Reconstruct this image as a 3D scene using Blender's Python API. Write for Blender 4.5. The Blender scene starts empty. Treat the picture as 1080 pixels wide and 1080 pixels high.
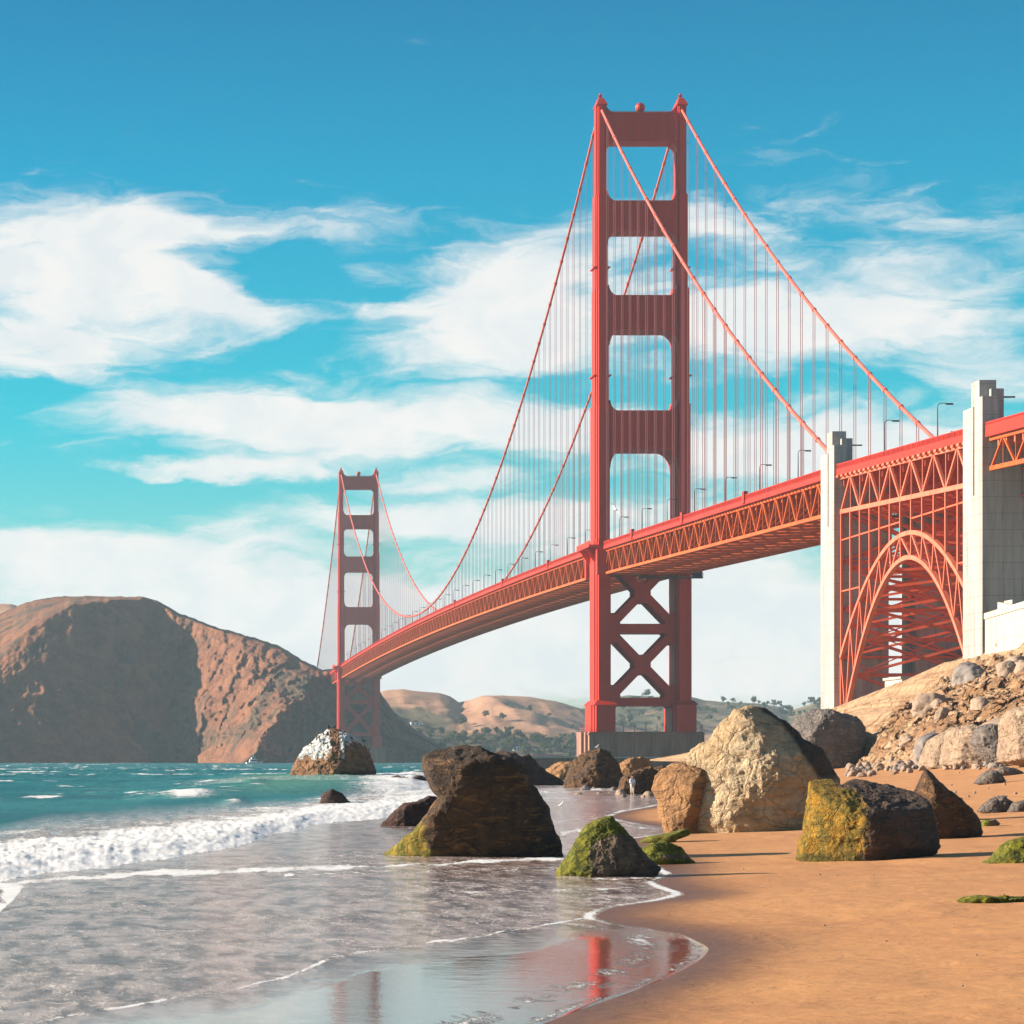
import bpy, bmesh, math, random
import numpy as np
random.seed(7); rng = np.random.default_rng(7)
R = math.radians
C = bpy.context.scene.collection
SC = bpy.context.scene

# ------------------------------------------------------------------ camera, world, sun, exposure
FP, VX, HY, EYE = 3080.0, 146.0, 801.0, 3.2      # focal length / principal point in photo pixels, eye height
cam = bpy.data.objects.new('camera', bpy.data.cameras.new('camera')); C.objects.link(cam)
cam.location = (0, 0, EYE); cam.rotation_euler = (R(90), 0, 0)
cam.data.sensor_width = 36; cam.data.lens = FP / 1080 * 36
cam.data.shift_x = (540 - VX) / 1080; cam.data.shift_y = (HY - 540) / 1080
cam.data.clip_start = 0.5; cam.data.clip_end = 12000
SC.camera = cam

SUN_EL, SUN_AZ = R(19), R(-80)                     # azimuth from +Y, clockwise
sd = (math.sin(SUN_AZ) * math.cos(SUN_EL), math.cos(SUN_AZ) * math.cos(SUN_EL), math.sin(SUN_EL))
sun = bpy.data.objects.new('sun', bpy.data.lights.new('sun', 'SUN')); C.objects.link(sun)
sun.data.energy = 5.0; sun.data.angle = R(0.5); sun.data.color = (1.0, 0.84, 0.69)
from mathutils import Vector
from mathutils.bvhtree import BVHTree as BVHTree_
sun.rotation_euler = Vector(sd).to_track_quat('Z', 'Y').to_euler()
SC.view_settings.view_transform = 'Standard'; SC.view_settings.look = 'None'
SC.view_settings.gamma = 1; SC.view_settings.use_curve_mapping = False
SC.view_settings.exposure = 1.35
SC.render.engine = 'CYCLES'
SC.cycles.use_denoising = True; SC.cycles.sample_clamp_direct = 4; SC.cycles.sample_clamp_indirect = 3
SC.cycles.max_bounces = 5; SC.cycles.diffuse_bounces = 2; SC.cycles.glossy_bounces = 2
SC.cycles.transmission_bounces = 2; SC.cycles.volume_bounces = 0; SC.cycles.transparent_max_bounces = 4

def N(nt, typ, loc=None, **kw):
    n = nt.nodes.new(typ)
    for k, v in kw.items():
        if k == 'inp':
            for a, b in v.items(): n.inputs[a].default_value = b
        else: setattr(n, k, v)
    return n
def L(nt, a, b): nt.links.new(a, b)
def math_(nt, op, a, b=None, clamp=False):
    n = nt.nodes.new('ShaderNodeMath'); n.operation = op; n.use_clamp = clamp
    for i, v in enumerate((a, b)):
        if v is None: continue
        if isinstance(v, (int, float)): n.inputs[i].default_value = v
        else: nt.links.new(v, n.inputs[i])
    return n.outputs[0]
def mixc(nt, f, a, b):
    n = nt.nodes.new('ShaderNodeMix'); n.data_type = 'RGBA'
    for s, v in ((n.inputs[0], f), (n.inputs[6], a), (n.inputs[7], b)):
        if isinstance(v, (int, float)): s.default_value = v
        elif isinstance(v, tuple): s.default_value = (*v[:3], 1)
        else: nt.links.new(v, s)
    return n.outputs[2]
def sstep(nt, v, lo, hi):
    n = nt.nodes.new('ShaderNodeMapRange'); n.interpolation_type = 'SMOOTHSTEP'
    nt.links.new(v, n.inputs[0]); n.inputs[1].default_value = lo; n.inputs[2].default_value = hi
    return n.outputs[0]
def noise(nt, vec, scale, detail=4, rough=.55, dist=0.0, out=0):
    n = nt.nodes.new('ShaderNodeTexNoise'); n.inputs['Scale'].default_value = scale
    n.inputs['Detail'].default_value = detail; n.inputs['Roughness'].default_value = rough
    n.inputs['Distortion'].default_value = dist
    if vec is not None: nt.links.new(vec, n.inputs['Vector'])
    return n.outputs[out]
def mapping(nt, vec, loc=(0,0,0), rot=(0,0,0), scale=(1,1,1), typ='POINT'):
    n = nt.nodes.new('ShaderNodeMapping'); n.vector_type = typ
    n.inputs['Location'].default_value = loc; n.inputs['Rotation'].default_value = rot; n.inputs['Scale'].default_value = scale
    nt.links.new(vec, n.inputs['Vector']); return n.outputs[0]

W = bpy.data.worlds.new('World'); SC.world = W; W.use_nodes = True
nt = W.node_tree; nt.nodes.clear()
out = N(nt, 'ShaderNodeOutputWorld'); bg = N(nt, 'ShaderNodeBackground'); bg.inputs[1].default_value = 0.052
sky = N(nt, 'ShaderNodeTexSky', sky_type='NISHITA', sun_disc=False, sun_elevation=SUN_EL, sun_rotation=SUN_AZ,
        air_density=1.0, dust_density=0.6, ozone_density=2.0)
tc = N(nt, 'ShaderNodeTexCoord')
sep = N(nt, 'ShaderNodeSeparateXYZ'); L(nt, tc.outputs['Generated'], sep.inputs[0])
az = math_(nt, 'ARCTAN2', sep.outputs[0], sep.outputs[1])
hyp = math_(nt, 'SQRT', math_(nt, 'ADD', math_(nt, 'MULTIPLY', sep.outputs[0], sep.outputs[0]), math_(nt, 'MULTIPLY', sep.outputs[1], sep.outputs[1])))
el = math_(nt, 'ARCTAN2', sep.outputs[2], hyp)
cv = N(nt, 'ShaderNodeCombineXYZ')
L(nt, az, cv.inputs[0]); L(nt, el, cv.inputs[1])
# azimuth/elevation in hundredths of a radian; clouds are masses placed in the dome of the sky
big = mapping(nt, cv.outputs[0], scale=(100, 100, 1))
wn = nt.nodes.new('ShaderNodeTexNoise'); wn.inputs['Scale'].default_value = .22; wn.inputs['Detail'].default_value = 6; wn.inputs['Roughness'].default_value = .6
L(nt, mapping(nt, big, rot=(0, 0, R(-8)), scale=(.55, 1.5, 1)), wn.inputs['Vector'])
wv = N(nt, 'ShaderNodeVectorMath', operation='MULTIPLY_ADD')
L(nt, wn.outputs['Color'], wv.inputs[0]); wv.inputs[1].default_value = (5.0, 2.6, 0)
sub = N(nt, 'ShaderNodeVectorMath', operation='SUBTRACT'); L(nt, big, sub.inputs[0]); sub.inputs[1].default_value = (2.5, 1.3, 0)
L(nt, sub.outputs[0], wv.inputs[2])
wvec = wv.outputs[0]
def pe(px, py):
    return (math.atan2(px - VX, FP) * 100, math.atan2(HY - py, math.hypot(FP, px - VX)) * 100)
acc = None
#           px   py   rx   ry  rot  weight
for (px, py, rx, ry, rot, w) in (
    (80, 275, 310, 115, 0, 1.0), (235, 318, 150, 34, -14, .75), (40, 370, 200, 80, 0, .75), (160, 235, 120, 40, -10, .4),
    (530, 330, 230, 110, 6, .95), (600, 260, 260, 70, 10, .5), (400, 322, 90, 22, 0, .35),
    (300, 445, 420, 68, -3, 1.05), (560, 440, 250, 70, 0, .7), (250, 494, 260, 20, 2, .8), (470, 505, 190, 22, 0, .6),
    (60, 590, 430, 62, 2, 1.0), (300, 640, 600, 90, 0, .9), (760, 690, 900, 120, 0, 1.0), (200, 700, 700, 110, 0, 1.2),
    (860, 335, 380, 85, -4, .95), (1000, 285, 240, 45, -6, .45), (860, 475, 460, 75, 0, 1.0), (1080, 400, 220, 50, 0, .4), (760, 240, 160, 46, -20, .5),
    (750, 620, 500, 80, 0, .7), (540, 560, 700, 60, 0, .55), (330, 240, 300, 40, 4, .38), (430, 545, 420, 46, 0, .6), (950, 230, 260, 40, -10, .35), (620, 380, 500, 120, 0, .25), (160, 330, 260, 80, -6, .35),
    (312, 285, 85, 44, 0, -.75), (300, 372, 95, 26, 12, -.6), (30, 415, 110, 20, 0, -.9), (90, 512, 240, 24, 0, -.8), (470, 395, 60, 18, 0, -.3),
    (560, 395, 100, 28, 0, -.35), (400, 560, 240, 30, -5, -.55), (700, 410, 330, 26, 0, -.45), (960, 560, 330, 50, 0, -.45)):
    cx, cy = pe(px, py)
    m = mapping(nt, wvec, loc=(cx, cy, 0), rot=(0, 0, R(rot)), scale=(rx / FP * 100, ry / FP * 100, 1), typ='TEXTURE')
    g = N(nt, 'ShaderNodeTexGradient', gradient_type='QUADRATIC_SPHERE'); L(nt, m, g.inputs[0])
    s = sstep(nt, g.outputs[1], 0, .62)
    t = math_(nt, 'MULTIPLY', s, w)
    acc = t if acc is None else math_(nt, 'ADD', acc, t)
fine = noise(nt, mapping(nt, wvec, rot=(0, 0, R(-10)), scale=(.35, 1.4, 1)), .9, 9, .62, .6)
soft = noise(nt, mapping(nt, wvec, rot=(0, 0, R(12)), scale=(.25, .8, 1)), .35, 5, .55, .2)
dens = math_(nt, 'ADD', acc, math_(nt, 'MULTIPLY', math_(nt, 'SUBTRACT', fine, .5), 1.65))
dens = math_(nt, 'ADD', dens, math_(nt, 'MULTIPLY', math_(nt, 'SUBTRACT', soft, .5), .8))
# outside the part of the dome with named masses, unseen broken cirrus, raised to whiten the fill light
away = sstep(nt, math_(nt, 'ABSOLUTE', math_(nt, 'SUBTRACT', az, .13)), .25, .5)
dens = math_(nt, 'ADD', dens, math_(nt, 'MULTIPLY', away, .4))
dens = math_(nt, 'MULTIPLY_ADD' if False else 'SUBTRACT', dens, math_(nt, 'MULTIPLY', sstep(nt, el, .17, .23), .34))
cm = sstep(nt, dens, -.06, .92)
cm = math_(nt, 'MULTIPLY', cm, .96)
# clean blue at the top
tint = N(nt, 'ShaderNodeValToRGB'); cr = tint.color_ramp
cr.elements[0].position = 0; cr.elements[0].color = (.85, 1.0, 1.0, 1)
cr.elements[1].position = 1; cr.elements[1].color = (.62, .88, 1.0, 1)
e = cr.elements.new(.467); e.color = (.0, .60, .84, 1)
e = cr.elements.new(.66); e.color = (.40, .82, 1.0, 1)
e = cr.elements.new(.103); e.color = (.42, 1.12, 1.18, 1)
e = cr.elements.new(.196); e.color = (.02, 1.08, 1.16, 1)
e = cr.elements.new(.327); e.color = (.0, .90, 1.08, 1)
L(nt, math_(nt, 'MULTIPLY', el, 1 / .6, True), tint.inputs[0])
mul = N(nt, 'ShaderNodeMix', data_type='RGBA', blend_type='MULTIPLY'); mul.inputs[0].default_value = 1
L(nt, sky.outputs[0], mul.inputs[6]); L(nt, tint.outputs[0], mul.inputs[7])
shade = sstep(nt, noise(nt, wvec, .5, 5, .6, .3), .3, .7)
ccol = mixc(nt, shade, (6.3, 6.5, 6.6), (7.4, 7.15, 6.85))
skc = mixc(nt, cm, mul.outputs[2], ccol)
L(nt, skc, bg.inputs[0]); L(nt, bg.outputs[0], out.inputs[0])

# ------------------------------------------------------------------ helpers
def tag(o, label=None, cat=None, group=None, kind=None):
    if label: o['label'] = label
    if cat: o['category'] = cat
    if group: o['group'] = group
    if kind: o['kind'] = kind
    return o
def empty(name, loc=(0, 0, 0), parent=None, rz=0):
    o = bpy.data.objects.new(name, None); C.objects.link(o); o.location = loc; o.rotation_euler = (0, 0, rz); o.parent = parent
    o.empty_display_size = 1; return o
def mesh_obj(name, V, F, mat, parent=None, loc=(0, 0, 0), smooth=False, attrs=None):
    me = bpy.data.meshes.new(name)
    V = np.asarray(V, dtype=np.float32)
    if isinstance(F, np.ndarray):
        k = F.shape[1]; nf = len(F)
        me.vertices.add(len(V)); me.vertices.foreach_set('co', V.ravel())
        me.loops.add(nf * k); me.loops.foreach_set('vertex_index', F.astype(np.int32).ravel())
        me.polygons.add(nf); me.polygons.foreach_set('loop_start', np.arange(0, nf * k, k, dtype=np.int32))
        me.update(calc_edges=True)
    else:
        me.from_pydata(V.tolist(), [], F); me.update()
    if smooth: me.polygons.foreach_set('use_smooth', np.ones(len(me.polygons), dtype=bool))
    for k, a in (attrs or {}).items():
        at = me.attributes.new(k, 'FLOAT', 'POINT'); at.data.foreach_set('value', np.asarray(a, dtype=np.float32).ravel())
    if mat: me.materials.append(mat)
    o = bpy.data.objects.new(name, me); C.objects.link(o); o.location = loc; o.parent = parent
    return o
def grid_faces(nr, nc):
    i = np.arange(nr - 1)[:, None] * nc + np.arange(nc - 1)[None, :]
    return np.stack([i, i + 1, i + nc + 1, i + nc], -1).reshape(-1, 4)
class MB:
    def __init__(s): s.V = []; s.F = []
    def quadbox(s, P):                       # 8 corners, bottom 0-3, top 4-7
        b = len(s.V); s.V += [tuple(p) for p in P]
        s.F += [[b+a for a in f] for f in ((3,2,1,0),(4,5,6,7),(0,1,5,4),(1,2,6,5),(2,3,7,6),(3,0,4,7))]
        return s
    def box(s, x0, x1, y0, y1, z0, z1, tx=0, ty=0):
        return s.quadbox([(x0,y0,z0),(x1,y0,z0),(x1,y1,z0),(x0,y1,z0),(x0+tx,y0+ty,z1),(x1-tx,y0+ty,z1),(x1-tx,y1-ty,z1),(x0+tx,y1-ty,z1)])
    def bar(s, a, b, w, h=None, up=(0, 0, 1)):
        h = h or w; a = Vector(a); b = Vector(b); d = (b - a)
        if d.length < 1e-6: return s
        d.normalize(); u = Vector(up)
        if abs(d.dot(u)) > .98: u = Vector((0, 1, 0))
        r = d.cross(u).normalized(); u = r.cross(d).normalized(); r *= w / 2; u *= h / 2
        return s.quadbox([a-r-u, a+r-u, b+r-u, b-r-u, a-r+u, a+r+u, b+r+u, b-r+u])
    def tube(s, pts, r, n=6, cap=True):
        pts = [Vector(p) for p in pts]; b = len(s.V)
        rr = r if hasattr(r, '__len__') else [r] * len(pts)
        for i, p in enumerate(pts):
            d = (pts[min(i+1, len(pts)-1)] - pts[max(i-1, 0)]).normalized()
            u = Vector((0, 0, 1)) if abs(d.z) < .95 else Vector((0, 1, 0))
            x = d.cross(u).normalized(); y = x.cross(d)
            for k in range(n):
                a = 2 * math.pi * k / n; q = p + (x * math.cos(a) + y * math.sin(a)) * rr[i]; s.V.append(tuple(q))
        for i in range(len(pts) - 1):
            for k in range(n):
                k2 = (k + 1) % n; s.F.append([b+i*n+k, b+i*n+k2, b+(i+1)*n+k2, b+(i+1)*n+k])
        if cap:
            s.F.append([b + k for k in range(n)][::-1]); s.F.append([b + (len(pts)-1)*n + k for k in range(n)])
        return s
    def prism(s, poly, lo, hi, axis='y'):   # poly of (a, z) or (x, y) for axis z
        b = len(s.V); n = len(poly)
        for t in (lo, hi):
            for (p, q) in poly:
                s.V.append((p, t, q) if axis == 'y' else (t, p, q) if axis == 'x' else (p, q, t))
        s.F.append([b + i for i in range(n)]); s.F.append([b + n + i for i in range(n)][::-1])
        for i in range(n):
            j = (i + 1) % n; s.F.append([b+i, b+n+i, b+n+j, b+j])
        return s
    def build(s, name, mat, parent=None, loc=(0, 0, 0), smooth=False):
        o = mesh_obj(name, s.V, s.F, mat, parent, loc, smooth)
        bm = bmesh.new(); bm.from_mesh(o.data); bmesh.ops.recalc_face_normals(bm, faces=bm.faces); bm.to_mesh(o.data); bm.free()
        return o
# numpy gradient-free value noise
_perm = rng.permutation(4096).astype(np.int64); _val = rng.random(4096)
def vnoise(x, y, z):
    xi, yi, zi = np.floor(x).astype(np.int64), np.floor(y).astype(np.int64), np.floor(z).astype(np.int64)
    fx, fy, fz = x - xi, y - yi, z - zi
    fx, fy, fz = [f * f * f * (f * (f * 6 - 15) + 10) for f in (fx, fy, fz)]
    def h(a, b, c): return _val[_perm[(_perm[(_perm[a & 4095] + b) & 4095] + c) & 4095]]
    r = 0
    for dx in (0, 1):
        wx = fx if dx else 1 - fx
        for dy in (0, 1):
            wy = fy if dy else 1 - fy
            for dz in (0, 1):
                r = r + wx * wy * (fz if dz else 1 - fz) * h(xi + dx, yi + dy, zi + dz)
    return r * 2 - 1
def fbm(x, y, z, o=5, g=.5, ridged=False):
    r = 0; a = 1; s = 0
    for k in range(o):
        n = vnoise(x * 2**k + 17.3 * k, y * 2**k + 5.1 * k, z * 2**k + 9.7 * k)
        if ridged: n = 1 - 2 * np.abs(n)
        r = r + a * n; s += a; a *= g
    return r / s
def interp(x, pts):
    p = sorted(pts); return np.interp(x, [q[0] for q in p], [q[1] for q in p])
def P3(px, py, D): return ((px - VX) * D / FP, D, EYE + (HY - py) * D / FP)
def D0(py): return FP * EYE / (py - HY)

# ------------------------------------------------------------------ materials
def newmat(name, rough=.6, spec=.5):
    m = bpy.data.materials.new(name); m.use_nodes = True
    b = m.node_tree.nodes['Principled BSDF']; b.inputs['Roughness'].default_value = rough
    b.inputs['Specular IOR Level'].default_value = spec
    return m, m.node_tree, b
def bump(nt, b, h, strength, dist):
    n = N(nt, 'ShaderNodeBump'); n.inputs['Strength'].default_value = strength; n.inputs['Distance'].default_value = dist
    L(nt, h, n.inputs['Height']); L(nt, n.outputs[0], b.inputs['Normal'])
def obco(nt, scale=(1, 1, 1)):
    t = N(nt, 'ShaderNodeTexCoord'); return mapping(nt, t.outputs['Object'], scale=scale)
def paint(name, c1, c2, rough=.55, sc=.25, spec=.4, streak=(1, 1, .15)):
    m, nt, b = newmat(name, rough, spec)
    v = obco(nt, streak); n = noise(nt, v, sc, 6, .6)
    n2 = noise(nt, obco(nt, (1, 1, .06)), sc * 4, 6, .7); col = mixc(nt, sstep(nt, n, .35, .65), c1, c2)
    col = mixc(nt, math_(nt, 'MULTIPLY', sstep(nt, n2, .54, .74), .45), col, tuple(k * .5 for k in c2)); L(nt, col, b.inputs['Base Color']); return m
M_STEEL = paint('bridge_paint', (.49, .018, .002), (.40, .015, .002))
M_TRUSS = paint('truss_paint', (.56, .095, .005), (.45, .062, .005))
M_INNER_LIT = paint('inner_bracing_lit_paint', (.72, .12, .04), (.60, .08, .03))  # brighter than the arch paint: sunlight inside the arch put into the colour
M_ARCH = paint('pale_arch_paint', (.66, .165, .09), (.58, .12, .06))  # paler and pinker than the bridge paint
M_CABLE = paint('cable_paint', (.62, .13, .09), (.54, .10, .07))
M_ROPE = paint('rope_paint', (.42, .13, .12), (.36, .11, .10))
M_DARK = paint('dark_metal', (.05, .05, .055), (.03, .03, .035))
M_WHITE = paint('white_paint', (.8, .8, .78), (.7, .7, .69))
M_ASPH = paint('asphalt', (.06, .06, .06), (.045, .045, .045), .9)
def concrete(name, c1, c2, grid=True):
    m, nt, b = newmat(name, .85, .3); rust = tuple(k * .55 for k in c2[:1]) + (c2[1] * .48, c2[2] * .42)
    v = obco(nt); n = noise(nt, mapping(nt, v, scale=(1, 1, .12)), .35, 7, .65); n2 = noise(nt, v, 1.2, 6, .7)
    col = mixc(nt, sstep(nt, n, .35, .68), c1, c2)
    col = mixc(nt, math_(nt, 'MULTIPLY', sstep(nt, n2, .55, .8), .5), col, tuple(k * .6 for k in c2))
    n3 = noise(nt, mapping(nt, v, scale=(1, 1, .05)), 1.1, 6, .7); col = mixc(nt, math_(nt, 'MULTIPLY', sstep(nt, n3, .50, .68), .6), col, rust)
    sp = N(nt, 'ShaderNodeSeparateXYZ'); L(nt, v, sp.inputs[0])
    if grid:
        fr = math_(nt, 'FRACT', math_(nt, 'MULTIPLY', sp.outputs[2], 1 / 3.05))
        line = math_(nt, 'LESS_THAN', fr, .045)
        fx = math_(nt, 'FRACT', math_(nt, 'MULTIPLY', math_(nt, 'ADD', sp.outputs[0], sp.outputs[1]), 1 / 1.22))
        line = math_(nt, 'MAXIMUM', line, math_(nt, 'MULTIPLY', math_(nt, 'LESS_THAN', fx, .05), .35))
        col = mixc(nt, math_(nt, 'MULTIPLY', line, .4), col, tuple(k * .45 for k in c2))
    L(nt, col, b.inputs['Base Color']); bump(nt, b, n2, .4, .15); return m
M_CONC = concrete('pylon_concrete', (.40, .37, .335), (.27, .25, .23))
M_PIER = concrete('pier_concrete', (.33, .17, .12), (.20, .10, .08), False)
M_WALL = concrete('pale_concrete', (.48, .43, .36), (.40, .35, .29), True)

def rock_mat(name, c1, c2, c3, fine=3.0, moss=((.10, .13, .012), (.03, .055, .008)), guano=(.62, .62, .60), wet_shade_keep=.35, bs=.9, crack=1.0):
    m, nt, b = newmat(name, .8, .35)
    v = obco(nt)
    a = lambda k: N(nt, 'ShaderNodeAttribute', attribute_name=k).outputs['Fac']
    n1 = noise(nt, v, fine * .22, 6, .62, .5); n2 = noise(nt, v, fine, 8, .68, .2)
    n3 = noise(nt, mapping(nt, v, rot=(.5, .9, 0), scale=(1, 1, 3.2)), fine * .45, 7, .65, 1.0)
    vo = N(nt, 'ShaderNodeTexVoronoi', feature='DISTANCE_TO_EDGE'); vo.inputs['Scale'].default_value = fine * .55
    wv = N(nt, 'ShaderNodeVectorMath', operation='ADD'); L(nt, v, wv.inputs[0])
    nn = nt.nodes.new('ShaderNodeTexNoise'); nn.inputs['Scale'].default_value = fine * .6; nn.inputs['Detail'].default_value = 5; L(nt, v, nn.inputs['Vector'])
    L(nt, nn.outputs['Color'], wv.inputs[1]); L(nt, wv.outputs[0], vo.inputs['Vector'])
    crk = sstep(nt, vo.outputs['Distance'], 0.0, .05)
    col = mixc(nt, sstep(nt, n1, .35, .65), c1, c2)
    col = mixc(nt, math_(nt, 'MULTIPLY', sstep(nt, n3, .5, .68), .75), col, c3)
    col = mixc(nt, math_(nt, 'MULTIPLY', sstep(nt, n2, .50, .75), .45), col, tuple(k * .45 for k in c1))
    col = mixc(nt, math_(nt, 'MULTIPLY', math_(nt, 'SUBTRACT', 1, crk), .35 * crack), col, tuple(k * .35 for k in c1))
    g = sstep(nt, math_(nt, 'ADD', a('guano'), math_(nt, 'MULTIPLY', math_(nt, 'SUBTRACT', n2, .5), 1.6)), .45, .6)
    col = mixc(nt, g, col, guano)
    mc = mixc(nt, sstep(nt, n2, .38, .62), moss[0], moss[1])
    mm = sstep(nt, math_(nt, 'ADD', a('moss'), math_(nt, 'MULTIPLY', math_(nt, 'SUBTRACT', n3, .5), .5)), .42, .62)
    mcol, mmask, prem = mc, mm, None
    wt = math_(nt, 'MULTIPLY', sstep(nt, math_(nt, 'ADD', a('wet'), math_(nt, 'MULTIPLY', math_(nt, 'SUBTRACT', n1, .5), .5)), .35, .65), 1 - wet_shade_keep)
    col = mixc(nt, wt, col, (.018, .013, .012))  # near-black for soaked rock, and for the shade painted on the tan boulder
    col = mixc(nt, mmask, col, mixc(nt, math_(nt, 'MULTIPLY', wt, 1.2, True), mcol, (.05, .065, .008)))
    L(nt, col, b.inputs['Base Color'])
    h = math_(nt, 'ADD', math_(nt, 'MULTIPLY', n2, .6), math_(nt, 'ADD', n3, math_(nt, 'MULTIPLY', crk, .25 * crack)))
    bump(nt, b, h, bs, 1.2 / fine); return m
GREEN = ((.13, .17, .015), (.035, .06, .008))
M_RBROWN = rock_mat('brown_rock', (.13, .065, .028), (.05, .030, .020), (.30, .15, .045), 2.6, GREEN)
M_RBIG = rock_mat('dark_algae_rock', (.10, .052, .024), (.035, .024, .017), (.28, .14, .045), 2.6, ((.30, .20, .018), (.10, .11, .010)))
M_RDARK = rock_mat('wet_dark_rock', (.075, .035, .025), (.045, .022, .018), (.12, .05, .03), 3)
M_RTAN = rock_mat('tan_rock', (.58, .45, .28), (.50, .34, .18), (.34, .22, .12), 1.6, GREEN, wet_shade_keep=.12, crack=.6)  # low keep value so the painted shade on its crest goes near-black
M_RORANGE = rock_mat('orange_rock', (.42, .22, .09), (.30, .15, .06), (.16, .09, .05), 1.6, GREEN, crack=.6)
M_RYEL = rock_mat('algae_rock', (.12, .075, .05), (.075, .05, .038), (.20, .12, .07), 3.0, ((.38, .20, .012), (.15, .115, .014)), wet_shade_keep=.5)
M_RMOSS = rock_mat('mossy_rock', (.20, .14, .09), (.09, .06, .04), (.30, .20, .12), 5, ((.22, .21, .008), (.06, .075, .006)))
M_RGUANO = rock_mat('guano_rock', (.30, .15, .07), (.16, .08, .045), (.42, .24, .11), .9, GREEN, wet_shade_keep=.3)
M_RPALE = rock_mat('pale_rock', (.46, .33, .22), (.36, .25, .17), (.22, .15, .11), 1.1, GREEN, crack=.6)
M_RGREY = rock_mat('grey_rock', (.20, .17, .15), (.13, .11, .10), (.30, .24, .19), 1.2, GREEN)
M_STONE = rock_mat('beach_stone', (.20, .16, .13), (.10, .085, .08), (.3, .22, .16), 2.0, GREEN)

# ------------------------------------------------------------------ shoreline and ground height
SHORE = [(440,1180),(500,1112),(560,1082),(620,1060),(690,1035),(735,1012),(744,1000),(715,985),(640,973),(622,967),(641,957),(700,949),(722,943),
         (700,936),(688,930),(708,922),(696,915),(684,905),(665,895),(655,886),(705,879),(716,875),(668,868),(640,862),(655,856),(690,850),(703,845),
         (702,838),(690,830),(680,822),(690,818),(790,815),(880,812),(900,809)]
_sy = np.log([D0(p[1]) for p in SHORE]); _sx = np.array([(p[0] - VX) * D0(p[1]) / FP for p in SHORE])
_t = np.linspace(_sy[0], _sy[-1], 500); _xx = np.interp(_t, _sy, _sx); _k = np.array([1, 2, 3, 2, 1]) / 9
_xx[2:-2] = np.convolve(_xx, _k, 'valid')
def shore_x(Y):
    Y = np.asarray(Y, float); far = _xx[-1] * Y / math.exp(_sy[-1])
    return np.where(Y > math.exp(_sy[-1]), far, np.interp(np.log(np.maximum(Y, 5)), _t, _xx))
def ground_z(X, Y):
    s = X - shore_x(Y)
    land = .030 * s + .0013 * s * s * np.clip((Y - 60) / 60, .4, 1)
    land = np.minimum(land, 4.2 + .002 * s)
    return np.where(s > 0, np.maximum(land, 0.0) + .0, np.maximum(.03 * s, -3) - .015 * np.clip(-s, 0, 1))
def hit(px, py):
    for D in np.concatenate([np.arange(25, 400, .25), np.arange(400, 1500, 2)]):
        X, Y, Z = P3(px, py, D)
        if Z <= max(float(ground_z(X, Y)), 0.0): return D
    return 1500.

# ------------------------------------------------------------------ sand
def sand_mat():
    m, nt, b = newmat('sand', .85, .25)
    v = obco(nt); wet = N(nt, 'ShaderNodeAttribute', attribute_name='wet').outputs['Fac']
    n1 = noise(nt, v, .16, 5, .6, .4); n2 = noise(nt, v, 3.2, 8, .7); n3 = noise(nt, v, 40, 3, .6)
    n4 = noise(nt, mapping(nt, v, scale=(.5, .10, 1)), .9, 5, .6, .5)
    col = mixc(nt, sstep(nt, n1, .3, .7), (.52, .255, .098), (.46, .215, .085))
    col = mixc(nt, math_(nt, 'MULTIPLY', sstep(nt, n2, .5, .72), .35), col, (.25, .10, .045))
    col = mixc(nt, math_(nt, 'MULTIPLY', sstep(nt, n3, .58, .75), .35), col, (.20, .09, .045))
    col = mixc(nt, math_(nt, 'MULTIPLY', sstep(nt, n4, .5, .66), .22), col, (.27, .12, .06))
    w = sstep(nt, math_(nt, 'ADD', wet, math_(nt, 'MULTIPLY', math_(nt, 'SUBTRACT', n1, .5), .12)), .2, .95)
    col = mixc(nt, w, col, (.16, .075, .036))
    L(nt, col, b.inputs['Base Color'])
    L(nt, math_(nt, 'SUBTRACT', .9, math_(nt, 'MULTIPLY', w, .45)), b.inputs['Roughness'])
    n6 = noise(nt, mapping(nt, v, rot=(0, 0, .12), scale=(.12, .55, 1)), 1.0, 7, .7, .6); n7 = noise(nt, v, 1.1, 4, .5, 1.2)
    col2 = mixc(nt, math_(nt, 'MULTIPLY', sstep(nt, n6, .50, .64), .18), col, (.24, .105, .055)); L(nt, col2, b.inputs['Base Color'])
    h = math_(nt, 'ADD', math_(nt, 'MULTIPLY', sstep(nt, n7, .3, .7), .55), math_(nt, 'MULTIPLY', n2, 1.0)); h = math_(nt, 'ADD', h, math_(nt, 'ADD', math_(nt, 'MULTIPLY', n3, .06), math_(nt, 'MULTIPLY', n4, .8)))
    bump(nt, b, h, .45, .06); return m
Yr = np.concatenate([np.arange(12, 60, .35), np.arange(60, 160, .7), np.geomspace(160, 4400, 130)])
pc = np.concatenate([np.linspace(-1200, 350, 24), np.linspace(360, 1180, 330), np.linspace(1200, 2400, 30)])
Yg, Pg = np.meshgrid(Yr, pc, indexing='ij')
Xg = (Pg - VX) * Yg / FP
Zg = ground_z(Xg, Yg)
inland = Xg - shore_x(Yg)
Zg = Zg + np.clip(inland / 6, 0, 1) * (.07 * fbm(Xg * .25, Yg * .12, Yg * 0, 4) + .02 * fbm(Xg * 1.5, Yg * 1.2, Yg * 0, 3))
wet = np.clip(1 - inland / (3.0 + .9 * fbm(Xg * .3, Yg * .15, 0 * Yg, 3)), 0, 1)
V = np.stack([Xg, Yg, Zg], -1).reshape(-1, 3)
tag(mesh_obj('beach_sand_ground', V, grid_faces(*Xg.shape), sand_mat(), smooth=True, attrs={'wet': wet}), kind='structure')

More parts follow.
